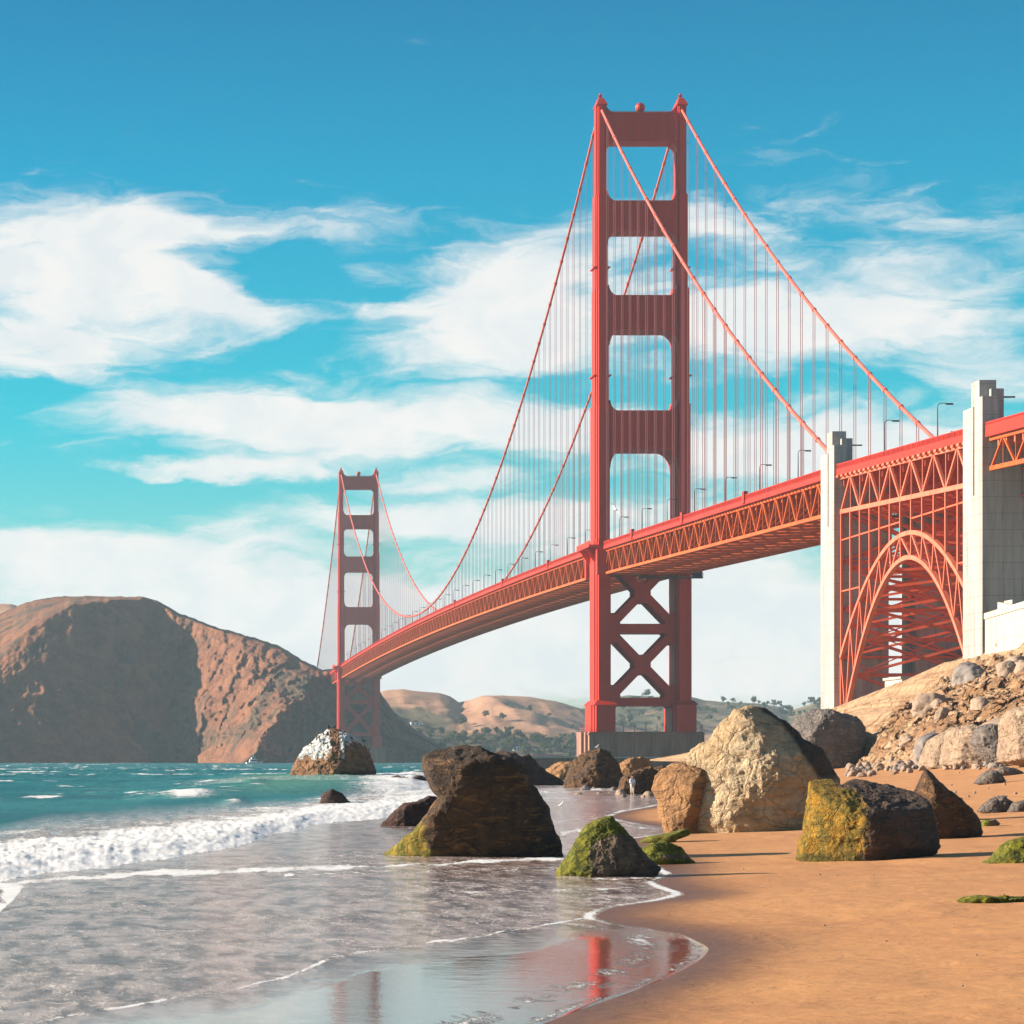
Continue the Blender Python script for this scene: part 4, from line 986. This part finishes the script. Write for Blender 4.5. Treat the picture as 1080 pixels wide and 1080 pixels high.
rock('boulder', 'largest dark boulder standing in the wash, green algae tail on its left foot',
     [(398,907),(420,893),(440,874),(458,852),(466,842),(458,834),(450,815),(448,799),(455,794),(470,791),(490,787),(507,789),(525,797),(542,802),(553,812),(563,830),(577,850),(585,875),(587,902),(560,905),(500,907),(450,908)],
     D1, 4.2, M_RBIG, planes=[(.30,-1,.06,480,860,.02),(-.9,-.5,.16,464,840,.04),(-.3,-.5,.9,480,797,.3),(.8,-.5,.4,575,850,.35),(-.15,-1,-.25,470,815,.1)], sub=7, seed=1, amp=.035, rough=.022, center=(512,868), sharp=36,
     masks={'moss': lambda u, v, d: np.clip(1.75 - u * 4.2 - v * .7, 0, 1) * (v > .03) * 1.05 + .38 * np.exp(-(((u-.55)/.14)**2 + ((v-.42)/.1)**2)), 'wet': lambda u, v, d: 1.1 - v * 14 })
D2 = hit(790, 878)
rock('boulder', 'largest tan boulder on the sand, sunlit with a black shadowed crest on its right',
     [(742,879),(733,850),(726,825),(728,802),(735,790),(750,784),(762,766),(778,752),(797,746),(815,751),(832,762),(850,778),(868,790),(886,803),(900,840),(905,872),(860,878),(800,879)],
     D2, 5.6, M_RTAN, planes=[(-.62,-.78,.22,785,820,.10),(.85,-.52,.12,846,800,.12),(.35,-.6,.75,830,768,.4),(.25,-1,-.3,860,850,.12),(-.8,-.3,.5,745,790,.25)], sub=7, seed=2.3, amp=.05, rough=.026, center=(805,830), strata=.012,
     masks={'wet': lambda u, v, d: 1.0 * (np.clip((u - .42 - (1 - v) * .35) * 6, 0, 1) * np.clip((v - .30) * 4, 0, 1)) + .42 * np.clip((v - .88) * 12, 0, 1)})  # this mask paints shade into the crest and right side, no water there
rock('boulder', 'orange tan boulder leaning against the left of the largest tan boulder',
     [(712,876),(706,862),(697,845),(690,833),(694,819),(704,811),(722,808),(742,812),(752,830),(755,877),(735,878)],
     D2 + 1.5, 2.8, M_RORANGE, planes=[(-.75,-.65,.2,715,840,.12),(.5,-.85,.0,742,850,.1)], sub=6, seed=4.1, amp=.06, rough=.03, center=(725,845))
D4 = hit(905, 908)
rock('boulder', 'broad boulder on the sand with yellow algae covering its left end',
     [(852,907),(855,862),(857,822),(865,809),(878,808),(886,816),(893,829),(902,815),(912,808),(935,817),(960,821),(974,832),(982,850),(988,878),(993,893),(960,901),(912,910),(880,909)],
     D4, 3.4, M_RYEL, planes=[(.34,-1,.26,918,865,-.02),(-.62,-.80,.08,884,865,.05),(.1,-.35,.95,935,840,.45),(.8,-.4,.3,985,870,.3)], sub=7, seed=5.2, amp=.035, rough=.024, center=(915,872), sharp=40,
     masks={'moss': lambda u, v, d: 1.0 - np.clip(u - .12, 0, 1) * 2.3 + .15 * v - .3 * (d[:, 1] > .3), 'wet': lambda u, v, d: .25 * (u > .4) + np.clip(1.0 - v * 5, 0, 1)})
D5 = hit(1000, 886)
rock('boulder', 'pointed dark boulder directly right of the yellow algae boulder',
     [(955,883),(962,850),(970,830),(978,812),(984,808),(993,822),(1008,838),(1020,845),(1028,852),(1031,868),(1035,877),(1015,884),(990,887)],
     D5 + .5, 2.2, M_RBROWN, planes=[(.25,-1,.2,1000,860,.08),(-.9,-.4,.2,972,850,.2),(.6,-.3,.7,1010,845,.3)], sub=6, seed=6.6, amp=.05, rough=.03, center=(995,860))
D6 = hit(640, 925)
rock('boulder', 'cone-shaped mossy boulder at the water edge in the middle foreground',
     [(592,927),(599,905),(607,888),(620,871),(632,865),(646,861),(656,872),(668,888),(682,904),(692,914),(680,922),(640,926)],
     D6, 1.7, M_RMOSS, planes=[(-.12,-.9,.45,630,905,.05),(.62,-.7,.5,668,895,.15),(-.9,-.3,.45,605,895,.3)], sub=7, seed=7.1, amp=.05, rough=.03, center=(640,900),
     masks={'moss': lambda u, v, d: np.clip(1.15 - 2.2 * u, 0, 1) + np.clip((v - .55) * 3.2, 0, 1) + .25 * np.exp(-((u - .8) / .1) ** 2), 'wet': lambda u, v, d: .52 * (u > .45) - .1 + np.clip(.5 - v * 5, 0, 1)})  # second mask darkens the right half and the foot
D7 = hit(700, 912)
rock('rock', 'low green mossy rock just right of the cone-shaped mossy boulder', [(668,911),(676,896),(688,890),(702,888),(718,893),(727,904),(733,910),(700,913),(682,912)],
     D7, 1.1, M_RMOSS, planes=[(.3,-.6,.7,705,897,.2)], sub=6, seed=8.4, amp=.06, rough=.04, masks={'moss': lambda u, v, d: .85 - .5 * np.exp(-((v - .4) / .12) ** 2) * (u > .4)}, center=(702, 904), sink=.2)
rock('rock', 'flat green weed-covered slab on the sand behind the mossy boulders', [(674,889),(684,882),(702,880),(722,874),(728,876),(726,881),(705,888),(688,890)],
     hit(700, 889), 1.5, M_RMOSS, sub=5, seed=9.2, amp=.05, rough=.03, masks={'moss': lambda u, v, d: .8 + 0 * u}, center=(702, 884), sink=.15)
D9 = D0(825)
birdrock = rock('sea_stack', 'tall sea stack in the water streaked white by birds in front of the farther tower',
     [(305,825),(312,806),(322,790),(335,776),(345,770),(353,768),(360,772),(372,776),(385,783),(392,796),(397,814),(399,825),(350,827)],
     D9, 10, M_RGUANO, planes=[(-.62,-.78,.3,340,800,.1),(.8,-.6,.3,375,800,.12),(-.4,-.3,.9,330,785,.3)], sub=7, seed=10.4, amp=.05, rough=.034, center=(352,806),
     masks={'guano': lambda u, v, d: np.clip((v - .28 - .25 * (u > .6)) * 2.6, 0, 1) * (1.0 - .8 * np.exp(-((u - .50) / .07) ** 2)), 'wet': lambda u, v, d: 1.2 - v * 5 + .45 * (u > .55) * (v < .45)})
rock('rock', 'small dark rock alone in the surf below the sea stack', [(337,850),(340,838),(350,832),(361,837),(371,849)], D0(850), 1.8, M_RDARK, sub=5, seed=11, amp=.06, rough=.03, masks={'wet': lambda u, v, d: .5 + 0*u})
rock('rock', 'reddish wet rock in the wash left of the largest dark boulder', [(403,873),(414,859),(427,849),(440,847),(452,841),(464,843),(470,872)], D0(872), 3.0, M_RDARK, planes=[(.2,-1,.4,440,862,.1)], sub=6, seed=12.3, amp=.08, rough=.05)
rock('rock', 'long low dark rock awash right of the sea stack', [(399,829),(408,821),(420,819),(432,822),(440,818),(450,822),(456,829)], D0(829), 5, M_RDARK, sub=6, seed=13.9, amp=.08, rough=.06)
rock('boulder', 'dark ridge of rock seen right behind the largest dark boulder', [(500,829),(515,798),(530,793),(541,794),(549,801),(556,797),(566,803),(574,813),(590,822),(600,829)], D0(829), 9, M_RDARK, planes=[(.3,-1,.5,560,812,.1)], sub=6, seed=14.2, amp=.08, rough=.05)
rock('rock', 'low orange rock left of the pyramid-shaped boulder below the tower pier', [(572,824),(578,812),(590,805),(604,804),(612,812),(612,827),(590,826)], D0(826) + 40, 9, M_RORANGE, sub=6, seed=15.5, amp=.08, rough=.05)
D15 = D0(831)
pyr = rock('boulder', 'pyramid-shaped brown boulder in the surf right below the tower pier', [(598,830),(602,813),(608,801),(618,794),(630,790),(640,794),(650,804),(658,820),(664,832),(640,833)], D15, 7, M_RBROWN, planes=[(-.7,-.6,.3,612,812,.1),(.5,-.85,.25,640,812,.1)], sub=6, seed=16.7, amp=.07, rough=.045, center=(630, 815))
rock('rock', 'orange-topped rock behind and right of the pyramid-shaped boulder', [(648,822),(654,806),(664,800),(676,798),(685,801),(687,814),(680,824)], D15 + 25, 6, M_RORANGE, planes=[(.6,-.8,.2,672,812,.1)], sub=6, seed=17.1, amp=.08, rough=.05)
DP = hit(672, 838)
rock('rock', 'jagged brown rock right behind the person at the water edge', [(652,838),(656,822),(664,816),(674,813),(686,809),(695,816),(696,836),(680,840)], DP + 1.0, 4, M_RBROWN, planes=[(.4,-.9,.2,685,825,.1)], sub=6, seed=18.4, amp=.09, rough=.06)
rock('rock', 'round orange rock peeking over the orange tan boulder', [(690,824),(700,812),(712,805),(726,804),(738,810),(742,826)], hit(700, 832) + 30, 6, M_RORANGE, sub=6, seed=19.3, amp=.06, rough=.04)
rock('rock', 'brown rock between the jagged rock and the orange tan boulder', [(684,822),(688,811),(697,808),(706,812),(708,826),(695,828)], DP + 18, 4, M_RBROWN, sub=5, seed=19.9, amp=.08, rough=.05)
D19 = hit(870, 812)
rock('boulder', 'big grey shadowed boulder just right behind the largest tan boulder crest', [(828,806),(832,770),(842,756),(858,749),(874,749),(888,754),(900,757),(909,766),(912,780),(904,794),(900,812),(860,814)], D19 + 2, 13, M_RGREY,
     planes=[(.25,-1,.05,880,775,.05),(-.8,-.3,.6,848,765,.3),(.9,-.4,-.2,908,780,.2)], sub=7, seed=20.5, amp=.05, rough=.03, center=(872, 782), masks={'wet': lambda u, v, d: .12 + 0 * v})
D20 = hit(925, 806)
rock('boulder', 'pale sunlit boulder between the grey shadowed boulder and the bluff', [(898,806),(904,786),(914,772),(922,776),(928,772),(938,784),(948,794),(950,806)], D20 + 6, 9, M_RPALE, planes=[(-.7,-.6,.3,915,788,.1),(.7,-.6,.3,932,788,.15)], sub=6, seed=21.6, amp=.06, rough=.04)
for (lab, ol, dd, sd_, mt) in (
    ('pale boulder at the foot of the bluff, leftmost of three', [(979,808),(980,794),(986,780),(998,773),(1010,767),(1020,770),(1022,790),(1016,806),(998,810)], 12, 22.2, M_RPALE),
    ('widest pale boulder at the foot of the bluff, middle of three', [(1002,806),(1004,786),(1010,770),(1024,766),(1036,770),(1050,780),(1059,790),(1056,804),(1030,808)], 14, 23.4, M_RPALE),
    ('tall pale boulder at the foot of the bluff, cut by the right picture edge', [(1066,800),(1064,780),(1065,760),(1070,750),(1082,745),(1100,748),(1118,765),(1120,802)], 14, 24.1, M_RPALE),
    ('dark cracked boulder above the widest pale boulder', [(1030,785),(1034,768),(1046,764),(1058,770),(1066,784),(1068,798),(1050,800)], 9, 25.7, M_RGREY)):
    cxp = sum(p[0] for p in ol) / len(ol); dz = hit(cxp, 809)
    rock('boulder', lab, ol, min(dz, 330) - 4, dd, mt, planes=[(-.5,-.8,.3,cxp,785,.08),(.8,-.5,.2,cxp + 10,785,.15)], sub=6, seed=sd_, amp=.07, rough=.05)
rock('rock', 'dark flat-topped rock half buried in the sand, farther right of the pointed boulder', [(1030,826),(1036,817),(1047,812),(1056,818),(1060,824),(1045,827)], hit(1045, 827), 2.4, M_STONE, sub=5, seed=26, amp=.1, rough=.06, sink=.2)
rock('rock', 'low dark rock at the right edge behind the flat-topped one', [(1048,816),(1056,809),(1070,811),(1080,816),(1072,819)], hit(1062, 818), 2.4, M_STONE, sub=5, seed=27, amp=.1, rough=.06, sink=.2)
rock('rock', 'grey-blue stone casting a long shadow near the right edge', [(1033,856),(1038,848),(1048,842),(1058,840),(1067,846),(1071,852),(1050,857)], hit(1050, 857), 1.2, M_STONE, sub=5, seed=28, amp=.08, rough=.05, sink=.2)
rock('rock', 'second grey-blue stone touching the right edge beside its twin', [(1064,856),(1070,847),(1084,844),(1098,848),(1100,856)], hit(1078, 856), 1.2, M_STONE, sub=5, seed=29, amp=.08, rough=.05, sink=.2)
rock('rock', 'tiny green-tipped rock right of the pointed dark boulder', [(1034,871),(1038,865),(1048,864),(1055,869),(1048,872)], hit(1045, 872), .6, M_RMOSS, sub=4, seed=30, amp=.08, rough=.05, sink=.1, masks={'moss': lambda u, v, d: .9 - u})
rock('rock', 'bright green mossy rock cut by the right picture edge', [(1043,910),(1050,902),(1058,893),(1068,886),(1082,883),(1110,885),(1130,905),(1125,911)], hit(1075, 911), 1.6, M_RMOSS, planes=[(0,-.8,.6,1080,900,.05)], sub=6, seed=31, amp=.07, rough=.04, masks={'moss': lambda u, v, d: .95 + 0 * u})
rock('seaweed_clump', 'flat strip of green seaweed lying on the sand at the right edge', [(1010,952),(1018,947),(1035,945),(1060,947),(1082,946),(1110,949),(1108,954),(1050,954)], hit(1055, 953), .7, M_RMOSS, sub=6, seed=32, amp=.12, rough=.10, masks={'moss': lambda u, v, d: .75 + 0 * u}, cat='seaweed', sink=.05)

# small stones: one per spot, sharing a few meshes
M_SPALE = rock_mat('pale_stone', (.34, .25, .18), (.24, .17, .12), (.30, .21, .15), .12, GREEN, bs=.22, crack=.6)
M_SGREY = rock_mat('grey_stone', (.22, .19, .17), (.15, .13, .12), (.32, .26, .21), .12, GREEN, bs=.22, crack=.6)
stone_protos = []
for k in range(5):
    o = rock('stone', 'x', [(-10,12),(-8,2),(-2,-6),(6,-5),(11,2),(12,10),(0,13)], FP, 14, M_SGREY if k == 1 else M_SPALE, sub=4, seed=40 + k, amp=.14, rough=.10, sink=0)
    stone_protos.append(o.data); bpy.data.objects.remove(o)
def stones(n, gen, group, label):
    for i in range(n):
        px, py, wpx = gen(i); D = hit(px, py)
        if D >= 1500: continue
        X, Y, Z = P3(px, py, D); o = bpy.data.objects.new('stone', random.choice(stone_protos)); C.objects.link(o)
        s = wpx * D / FP / 22; o.scale = (s, s * random.uniform(.7, 1.1), s * random.uniform(.55, .95)); o.rotation_euler = (random.uniform(-.3, .3), random.uniform(-.3, .3), random.uniform(0, 6.28))
        o.location = (X, Y, float(ground_z(X, Y)) - s * 1.2); tag(o, label, 'stone', group)
def g1(i):
    px = random.uniform(893, 1060); return px, random.uniform(803, 812) + max(0, (985 - px)) * .09 * random.random() + (2 if px < 960 else 0), random.uniform(4, 13)
stones(150, g1, 'rubble at the foot of the bluff', 'loose grey stone in the rubble along the foot of the bluff')
stones(14, lambda i: (random.uniform(1000, 1078), random.uniform(815, 860), random.uniform(2, 5)), 'pebbles on the upper sand', 'small pebble scattered on the upper sand at the right')
stones(16, lambda i: (random.uniform(780, 1070), random.uniform(915, 1060), random.uniform(1.5, 3)), 'pebbles on the open sand', 'tiny dark pebble on the smooth open sand')
stones(26, lambda i: (random.uniform(600, 745), random.uniform(828, 842) - (random.random() < .3) * 8, random.uniform(5, 12)), 'stones at the water edge by the person', 'small wet stone at the water edge below the tower pier')

bpy.context.view_layer.update()
bb_ = BVHTree_.FromObject(bpy.data.objects['bluff_hillside'], bpy.context.evaluated_depsgraph_get())
for i in range(26):
    px = random.uniform(935, 1085); sk = random.random(); D = 300 + 230 * random.random(); X = (px - VX) * D / FP
    h_ = bb_.ray_cast(Vector((X, D, 200)), Vector((0, 0, -1)))[0]
    if h_ is None or h_.z < 3: continue
    o = bpy.data.objects.new('outcrop_rock', random.choice(stone_protos)); C.objects.link(o); k = random.uniform(.05, .15) * (2.4 if i < 8 else 1)
    o.scale = (k * 1.2, k, k * .9); o.rotation_euler = (random.uniform(-.4, .4), random.uniform(-.6, .6), random.uniform(0, 6.28)); o.location = (X, D, h_.z - k * 6)
    tag(o, 'weathered rock sticking out of the eroded bluff', 'rock', 'rocks sticking out of the bluff')
# ------------------------------------------------------------------ birds
def bird_mesh():
    m = MB(); m.tube([(-.38,0,.28),(-.22,0,.34),(0,0,.45),(.14,0,.60),(.17,0,.78),(.22,0,.86),(.30,0,.87),(.44,0,.85)], [.03,.10,.14,.10,.05,.06,.045,.01], 7)
    m.tube([(0,.05,.32),(.02,.05,0)], .02, 4); m.tube([(0,-.05,.32),(.02,-.05,0)], .02, 4); m.box(-.6,-.3,-.06,.06,.20,.28); return m
M_BIRD = paint('cormorant_black', (.02, .02, .02), (.03, .028, .026)); M_GULL = paint('gull_white', (.75, .75, .74), (.7, .7, .7))
bpy.context.view_layer.update()
dg = bpy.context.evaluated_depsgraph_get()
bme = bird_mesh().build('cormorant', M_BIRD); bmesh_ = bme.data; bpy.data.objects.remove(bme)
from mathutils.bvhtree import BVHTree
bv = BVHTree.FromObject(birdrock, dg)
for i in range(26):
    px = random.choice([random.uniform(333, 372), random.uniform(345, 364), random.uniform(366, 393), random.uniform(326, 345)])
    X = (px - VX) * (D9 + 3) / FP; yy = D9 + random.uniform(1.5, 7)
    loc, nn, _, _ = bv.ray_cast(Vector((X - birdrock.location.x, yy - birdrock.location.y, 30)), Vector((0, 0, -1)))
    if loc is None: continue
    o = bpy.data.objects.new('cormorant', bmesh_); C.objects.link(o); o.location = (X, yy, loc.z + birdrock.location.z - .03); o.rotation_euler = (0, 0, random.uniform(0, 6.3)); o.scale = (.85,) * 3
    tag(o, 'black cormorant perched on the white-streaked sea stack', 'bird', 'cormorants on the sea stack')
gme = bird_mesh().build('gull', M_GULL)
gd = gme.data; bpy.data.objects.remove(gme)
bv2 = BVHTree.FromObject(pyr, dg)
X = (630 - VX) * (D15 + 2.5) / FP; loc = bv2.ray_cast(Vector((X - pyr.location.x, D15 + 2.5 - pyr.location.y, 30)), Vector((0, 0, -1)))[0]
for (nm, lc, lab) in (('gull', (X, D15 + 2.5, (loc.z if loc else 2) + pyr.location.z - .03), 'white gull perched on the pyramid-shaped boulder below the tower pier'),
                      ('gull', ((592 - VX) * 188 / FP, 188, .02), 'white gull standing in the wash right of the largest dark boulder')):
    o = bpy.data.objects.new(nm, gd); C.objects.link(o); o.location = lc; o.scale = (.6,) * 3; tag(o, lab, 'bird')
fx = empty('flying_gull', P3(648.5, 537, 330)); tag(fx, 'white gull flying in front of the lowest opening of the nearer tower', 'bird')
m = MB(); m.tube([(-.30,.05,-.1),(-.15,0,0),(.1,0,.05),(.28,0,.08),(.36,0,.07)], [.03,.09,.10,.06,.015], 7); m.build('body', M_GULL, fx)
for s in (-1, 1):
    m = MB(); P = [(.12,0,.06),(-.14,0,.04)]; Q = [(.16,s*.38,.38 if s>0 else -.02),(-.04,s*.38,.36 if s>0 else -.04)]; T_ = (-.12, s*.85, .42 if s>0 else -.42)
    a = len(m.V); m.V += [P[0],P[1],Q[1],Q[0],T_]+[(p[0],p[1],p[2]+.03) for p in (P[0],P[1],Q[1],Q[0],T_)]
    m.F += [[0,1,2,3],[3,2,4],[5,8,7,6],[8,9,7],[0,3,8,5],[3,4,9,8],[4,2,7,9],[2,1,6,7],[1,0,5,6]]; m.build('wing', M_GULL, fx)
fx.rotation_euler = (R(20), R(10), R(120))

# ------------------------------------------------------------------ person by the rocks
def skin_fig(name, verts, edges, radii, mat, parent, root=0, lv=2):
    me = bpy.data.meshes.new(name); me.from_pydata(verts, edges, []); o = bpy.data.objects.new(name, me); C.objects.link(o); o.parent = parent
    me.materials.append(mat); md = o.modifiers.new('skin', 'SKIN'); ss = o.modifiers.new('sub', 'SUBSURF'); ss.levels = lv; ss.render_levels = lv
    for i, r in enumerate(radii):
        me.skin_vertices[0].data[i].radius = r if isinstance(r, tuple) else (r, r); me.skin_vertices[0].data[i].use_root = i == root
    return o
M_SKIN = paint('skin', (.45, .27, .19), (.42, .25, .17)); M_SHIRT = paint('pale_shirt', (.62, .66, .72), (.5, .56, .64)); M_TROU = paint('cream_trousers', (.6, .5, .42), (.5, .42, .36)); M_HAIR = paint('hair', (.03, .02, .015), (.05, .03, .02))
Xp, Yp, Zp = P3(667, 838, DP - .6)
per = empty('person', (Xp, Yp, max(float(ground_z(Xp, Yp)), 0.01))); tag(per, 'person in pale top and cream trousers standing at the water edge by the jagged rock', 'person')
skin_fig('body', [(0,0,.92),(0,0,1.15),(0,.02,1.38),(0,.02,1.48),(.02,-.02,1.60),(.02,-.02,1.70),(-.10,0,.88),(-.12,-.05,.48),(-.13,.02,.07),(-.14,-.12,.04),(.10,0,.88),(.13,.02,.48),(.15,.06,.07),(.15,-.08,.04),
    (-.19,.02,1.38),(-.27,0,1.10),(-.22,-.16,.92),(.19,.02,1.38),(.27,.02,1.10),(.26,-.12,.88)],
    [(0,1),(1,2),(2,3),(3,4),(4,5),(0,6),(6,7),(7,8),(8,9),(0,10),(10,11),(11,12),(12,13),(2,14),(14,15),(15,16),(2,17),(17,18),(18,19)],
    [(.14,.10),(.13,.09),(.14,.09),.055,(.085,.10),.06,.085,.06,.042,.035,.085,.06,.042,.035,.055,.042,.035,.055,.042,.035], M_SKIN, per)
skin_fig('shirt', [(0,0,.90),(0,0,1.15),(0,.02,1.40),(-.19,.02,1.39),(-.27,0,1.12),(-.24,-.10,1.0),(.19,.02,1.39),(.27,.02,1.12),(.265,-.05,.98)], [(0,1),(1,2),(2,3),(3,4),(4,5),(2,6),(6,7),(7,8)],
    [(.17,.13),(.165,.12),(.165,.115),.08,.065,.06,.08,.065,.06], M_SHIRT, per)
skin_fig('trousers', [(0,0,.94),(-.10,0,.86),(-.12,-.05,.48),(-.13,.02,.12),(.10,0,.86),(.13,.02,.48),(.15,.06,.12)], [(0,1),(1,2),(2,3),(0,4),(4,5),(5,6)], [(.165,.13),.11,.085,.07,.11,.085,.07], M_TROU, per)
skin_fig('hair', [(.02,.02,1.66),(.02,.05,1.60),(.02,.0,1.74)], [(0,1),(0,2)], [.10,.085,.06], M_HAIR, per)
per.rotation_euler = (0, 0, R(25))

# ------------------------------------------------------------------ boat
Db = 1850.; bt = empty('motor_boat', ((268 - VX) * Db / FP, Db, 0)); tag(bt, 'small white motor boat under the dark headland', 'boat')
m = MB(); hull = [(-6.0,-1.9),(3.2,-1.9),(6.4,0),(3.2,1.9),(-6.0,1.9)]
b = len(m.V); m.V += [(x*.85, y*.7, -.4) for x, y in hull] + [(x, y, 1.7 + .5*(x > 5)) for x, y in hull]
m.F += [[4,3,2,1,0],[5,6,7,8,9]] + [[i,(i+1)%5,5+(i+1)%5,5+i] for i in range(5)]; m.build('hull', M_WHITE, bt)
m = MB(); m.box(-3.4, 2.2, -1.3, 1.3, 1.7, 3.7, .2, .1); m.box(-2.2, 1.0, -1.1, 1.1, 3.7, 5.2, .2, .1); m.build('cabin', M_WHITE, bt)
m = MB(); m.box(-3.1, 1.8, -1.34, -1.29, 2.5, 3.2); m.box(-1.8, .7, -1.13, -1.03, 4.2, 4.9); m.build('window', M_DARK, bt)
m = MB(); m.tube([(-.6,0,5.1),(-.6,0,8.0)], .09, 6); m.tube([(-1.6,0,6.6),(.4,0,6.6)], .06, 6); m.tube([(6,0,2.1),(6.1,0,3.2),(3.5,0,3.0)], .05, 5); m.build('mast', M_WHITE, bt)
bt.rotation_euler = (0, 0, R(8)); bt.scale = (.9, .9, .9)

# ------------------------------------------------------------------ trees and houses on the far shore
M_LEAF = paint('foliage', (.045, .07, .03), (.09, .105, .045), .9, .3, .2, (1, 1, 1)); M_BARK = paint('bark', (.12, .08, .05), (.08, .06, .04), .9)
def crown_mesh(seed, h=11, w=6):
    r = np.random.default_rng(seed); m = MB(); cl = []
    for k in range(11):
        a = r.uniform(0, 6.28); q = r.uniform(0, 1) ** .6; cl.append((math.cos(a) * q * w * .7, math.sin(a) * q * w * .7, h * r.uniform(.38, .95) - q * 1.2, r.uniform(1.4, 2.6)))
    for (x, y, z, s) in cl:
        for j in range(46):
            d = r.normal(size=3); d /= np.linalg.norm(d); c = np.array([x, y, z]) + d * s * r.uniform(.7, 1.12); t = r.normal(size=3); t -= d * (t @ d) * .7; t /= np.linalg.norm(t); u = np.cross(d, t); k = r.uniform(.4, .85)
            b = len(m.V); m.V += [tuple(c + t*k), tuple(c + u*k*.8), tuple(c - t*k), tuple(c - u*k*.8)]; m.F.append([b, b+1, b+2, b+3])
    o = mesh_obj('crown', m.V, m.F, M_LEAF); d = o.data; bpy.data.objects.remove(o); return d
crowns = [crown_mesh(k, 11 + k % 3, 5 + k % 2 * 2) for k in range(5)]
tm = MB(); tm.tube([(0,0,-1),(.1,0,3),(0,.1,8)], [.45,.32,.12], 6); tm.tube([(.1,0,3.4),(1.8,.6,6.6)], [.2,.07], 5); tm.tube([(.05,0,4.2),(-1.6,-.5,7.4)], [.18,.06], 5)
to = tm.build('trunk', M_BARK); trunkd = to.data; bpy.data.objects.remove(to)
def tree_at(surf_bv, X, Y, s, label, group):
    hitp = surf_bv.ray_cast(Vector((X, Y, 500)), Vector((0, 0, -1)))[0]
    if hitp is None: return
    t = empty('tree', (X, Y, hitp.z - .5), None, random.uniform(0, 6.3)); t.scale = (s, s, s * random.uniform(.8, 1.05)); tag(t, label, 'tree', group)
    c = bpy.data.objects.new('crown', random.choice(crowns)); C.objects.link(c); c.parent = t
    k = bpy.data.objects.new('trunk', trunkd); C.objects.link(k); k.parent = t
bpy.context.view_layer.update(); dg = bpy.context.evaluated_depsgraph_get()
bg_, bw_ = BVHTree.FromObject(GOLD, dg), BVHTree.FromObject(WOOD, dg)
for i in range(150):
    D = random.uniform(2965, 3100) if i < 140 else random.uniform(3120, 3300); px = random.choice([random.uniform(425, 620), random.uniform(480, 612)])
    tree_at(bg_, (px - VX) * D / FP, D, random.uniform(.45, 1.05), 'dark round tree on the golden hill across the strait', 'trees on the golden far hill')
for i in range(150):
    D = random.uniform(3770, 3800) if i < 26 else random.uniform(3200, 3700); px = random.uniform(640, 870) if i < 100 else random.uniform(655, 740)
    tree_at(bw_, (px - VX) * D / FP, D, random.uniform(.5, 1.0), 'tree in the wooded skyline behind the nearer tower', 'trees on the wooded far hill')
def house(px, D, w, h, d, wallm, roofm, label, z=None, chimney=False):
    X = (px - VX) * D / FP; hp = bg_.ray_cast(Vector((X, D, 500)), Vector((0, 0, -1)))[0]; z = hp.z - 1 if hp else 1
    t = empty('house', (X, D, z)); tag(t, label, 'house')
    m = MB(); m.box(-w/2, w/2, 0, d, 0, h); m.build('wall', wallm, t)
    m = MB(); m.prism([(-w/2 - .8, h), (w/2 + .8, h), (0, h + w * .22 if w < 30 else h + 3)], -.6, d + .6); m.build('roof', roofm, t)
    m = MB(); n = max(2, int(w / 5))
    for i in range(n): x = -w/2 + (i + .5) * w / n; m.box(x - .7, x + .7, -.1, .05, h * .4, h * .75)
    m.build('window', M_DARK, t)
M_REDROOF = paint('red_roof', (.45, .08, .06), (.38, .07, .05))
house(506, 2990, 13, 9, 10, M_PIER, M_DARK, 'grey two-storey house among trees at the far shore, above the largest dark boulder')
house(545, 3010, 7, 6, 7, M_WHITE, M_PIER, 'small white cottage at the far shore right of the grey house')
house(438, 3150, 9, 5, 8, M_WHITE, M_PIER, 'pale house halfway up the slope behind the farther tower')
house(578, 2965, 62, 4.5, 12, M_WALL, M_REDROOF, 'long low red-roofed building on the far waterfront left of the nearer tower pier')

# ------------------------------------------------------------------ air
hz = MB(); hz.box(-1600, 2700, -30, 5000, -14, 262)
hm = bpy.data.materials.new('haze'); hm.use_nodes = True; nt = hm.node_tree; nt.nodes.clear()
o_ = N(nt, 'ShaderNodeOutputMaterial'); pv = N(nt, 'ShaderNodeVolumePrincipled')
pv.inputs['Color'].default_value = (.62, .85, .98, 1); pv.inputs['Density'].default_value = .00006; pv.inputs['Anisotropy'].default_value = 0.0
L(nt, pv.outputs[0], o_.inputs['Volume'])
hm.cycles.volume_sampling = 'DISTANCE'
tag(hz.build('haze', hm), kind='stuff')
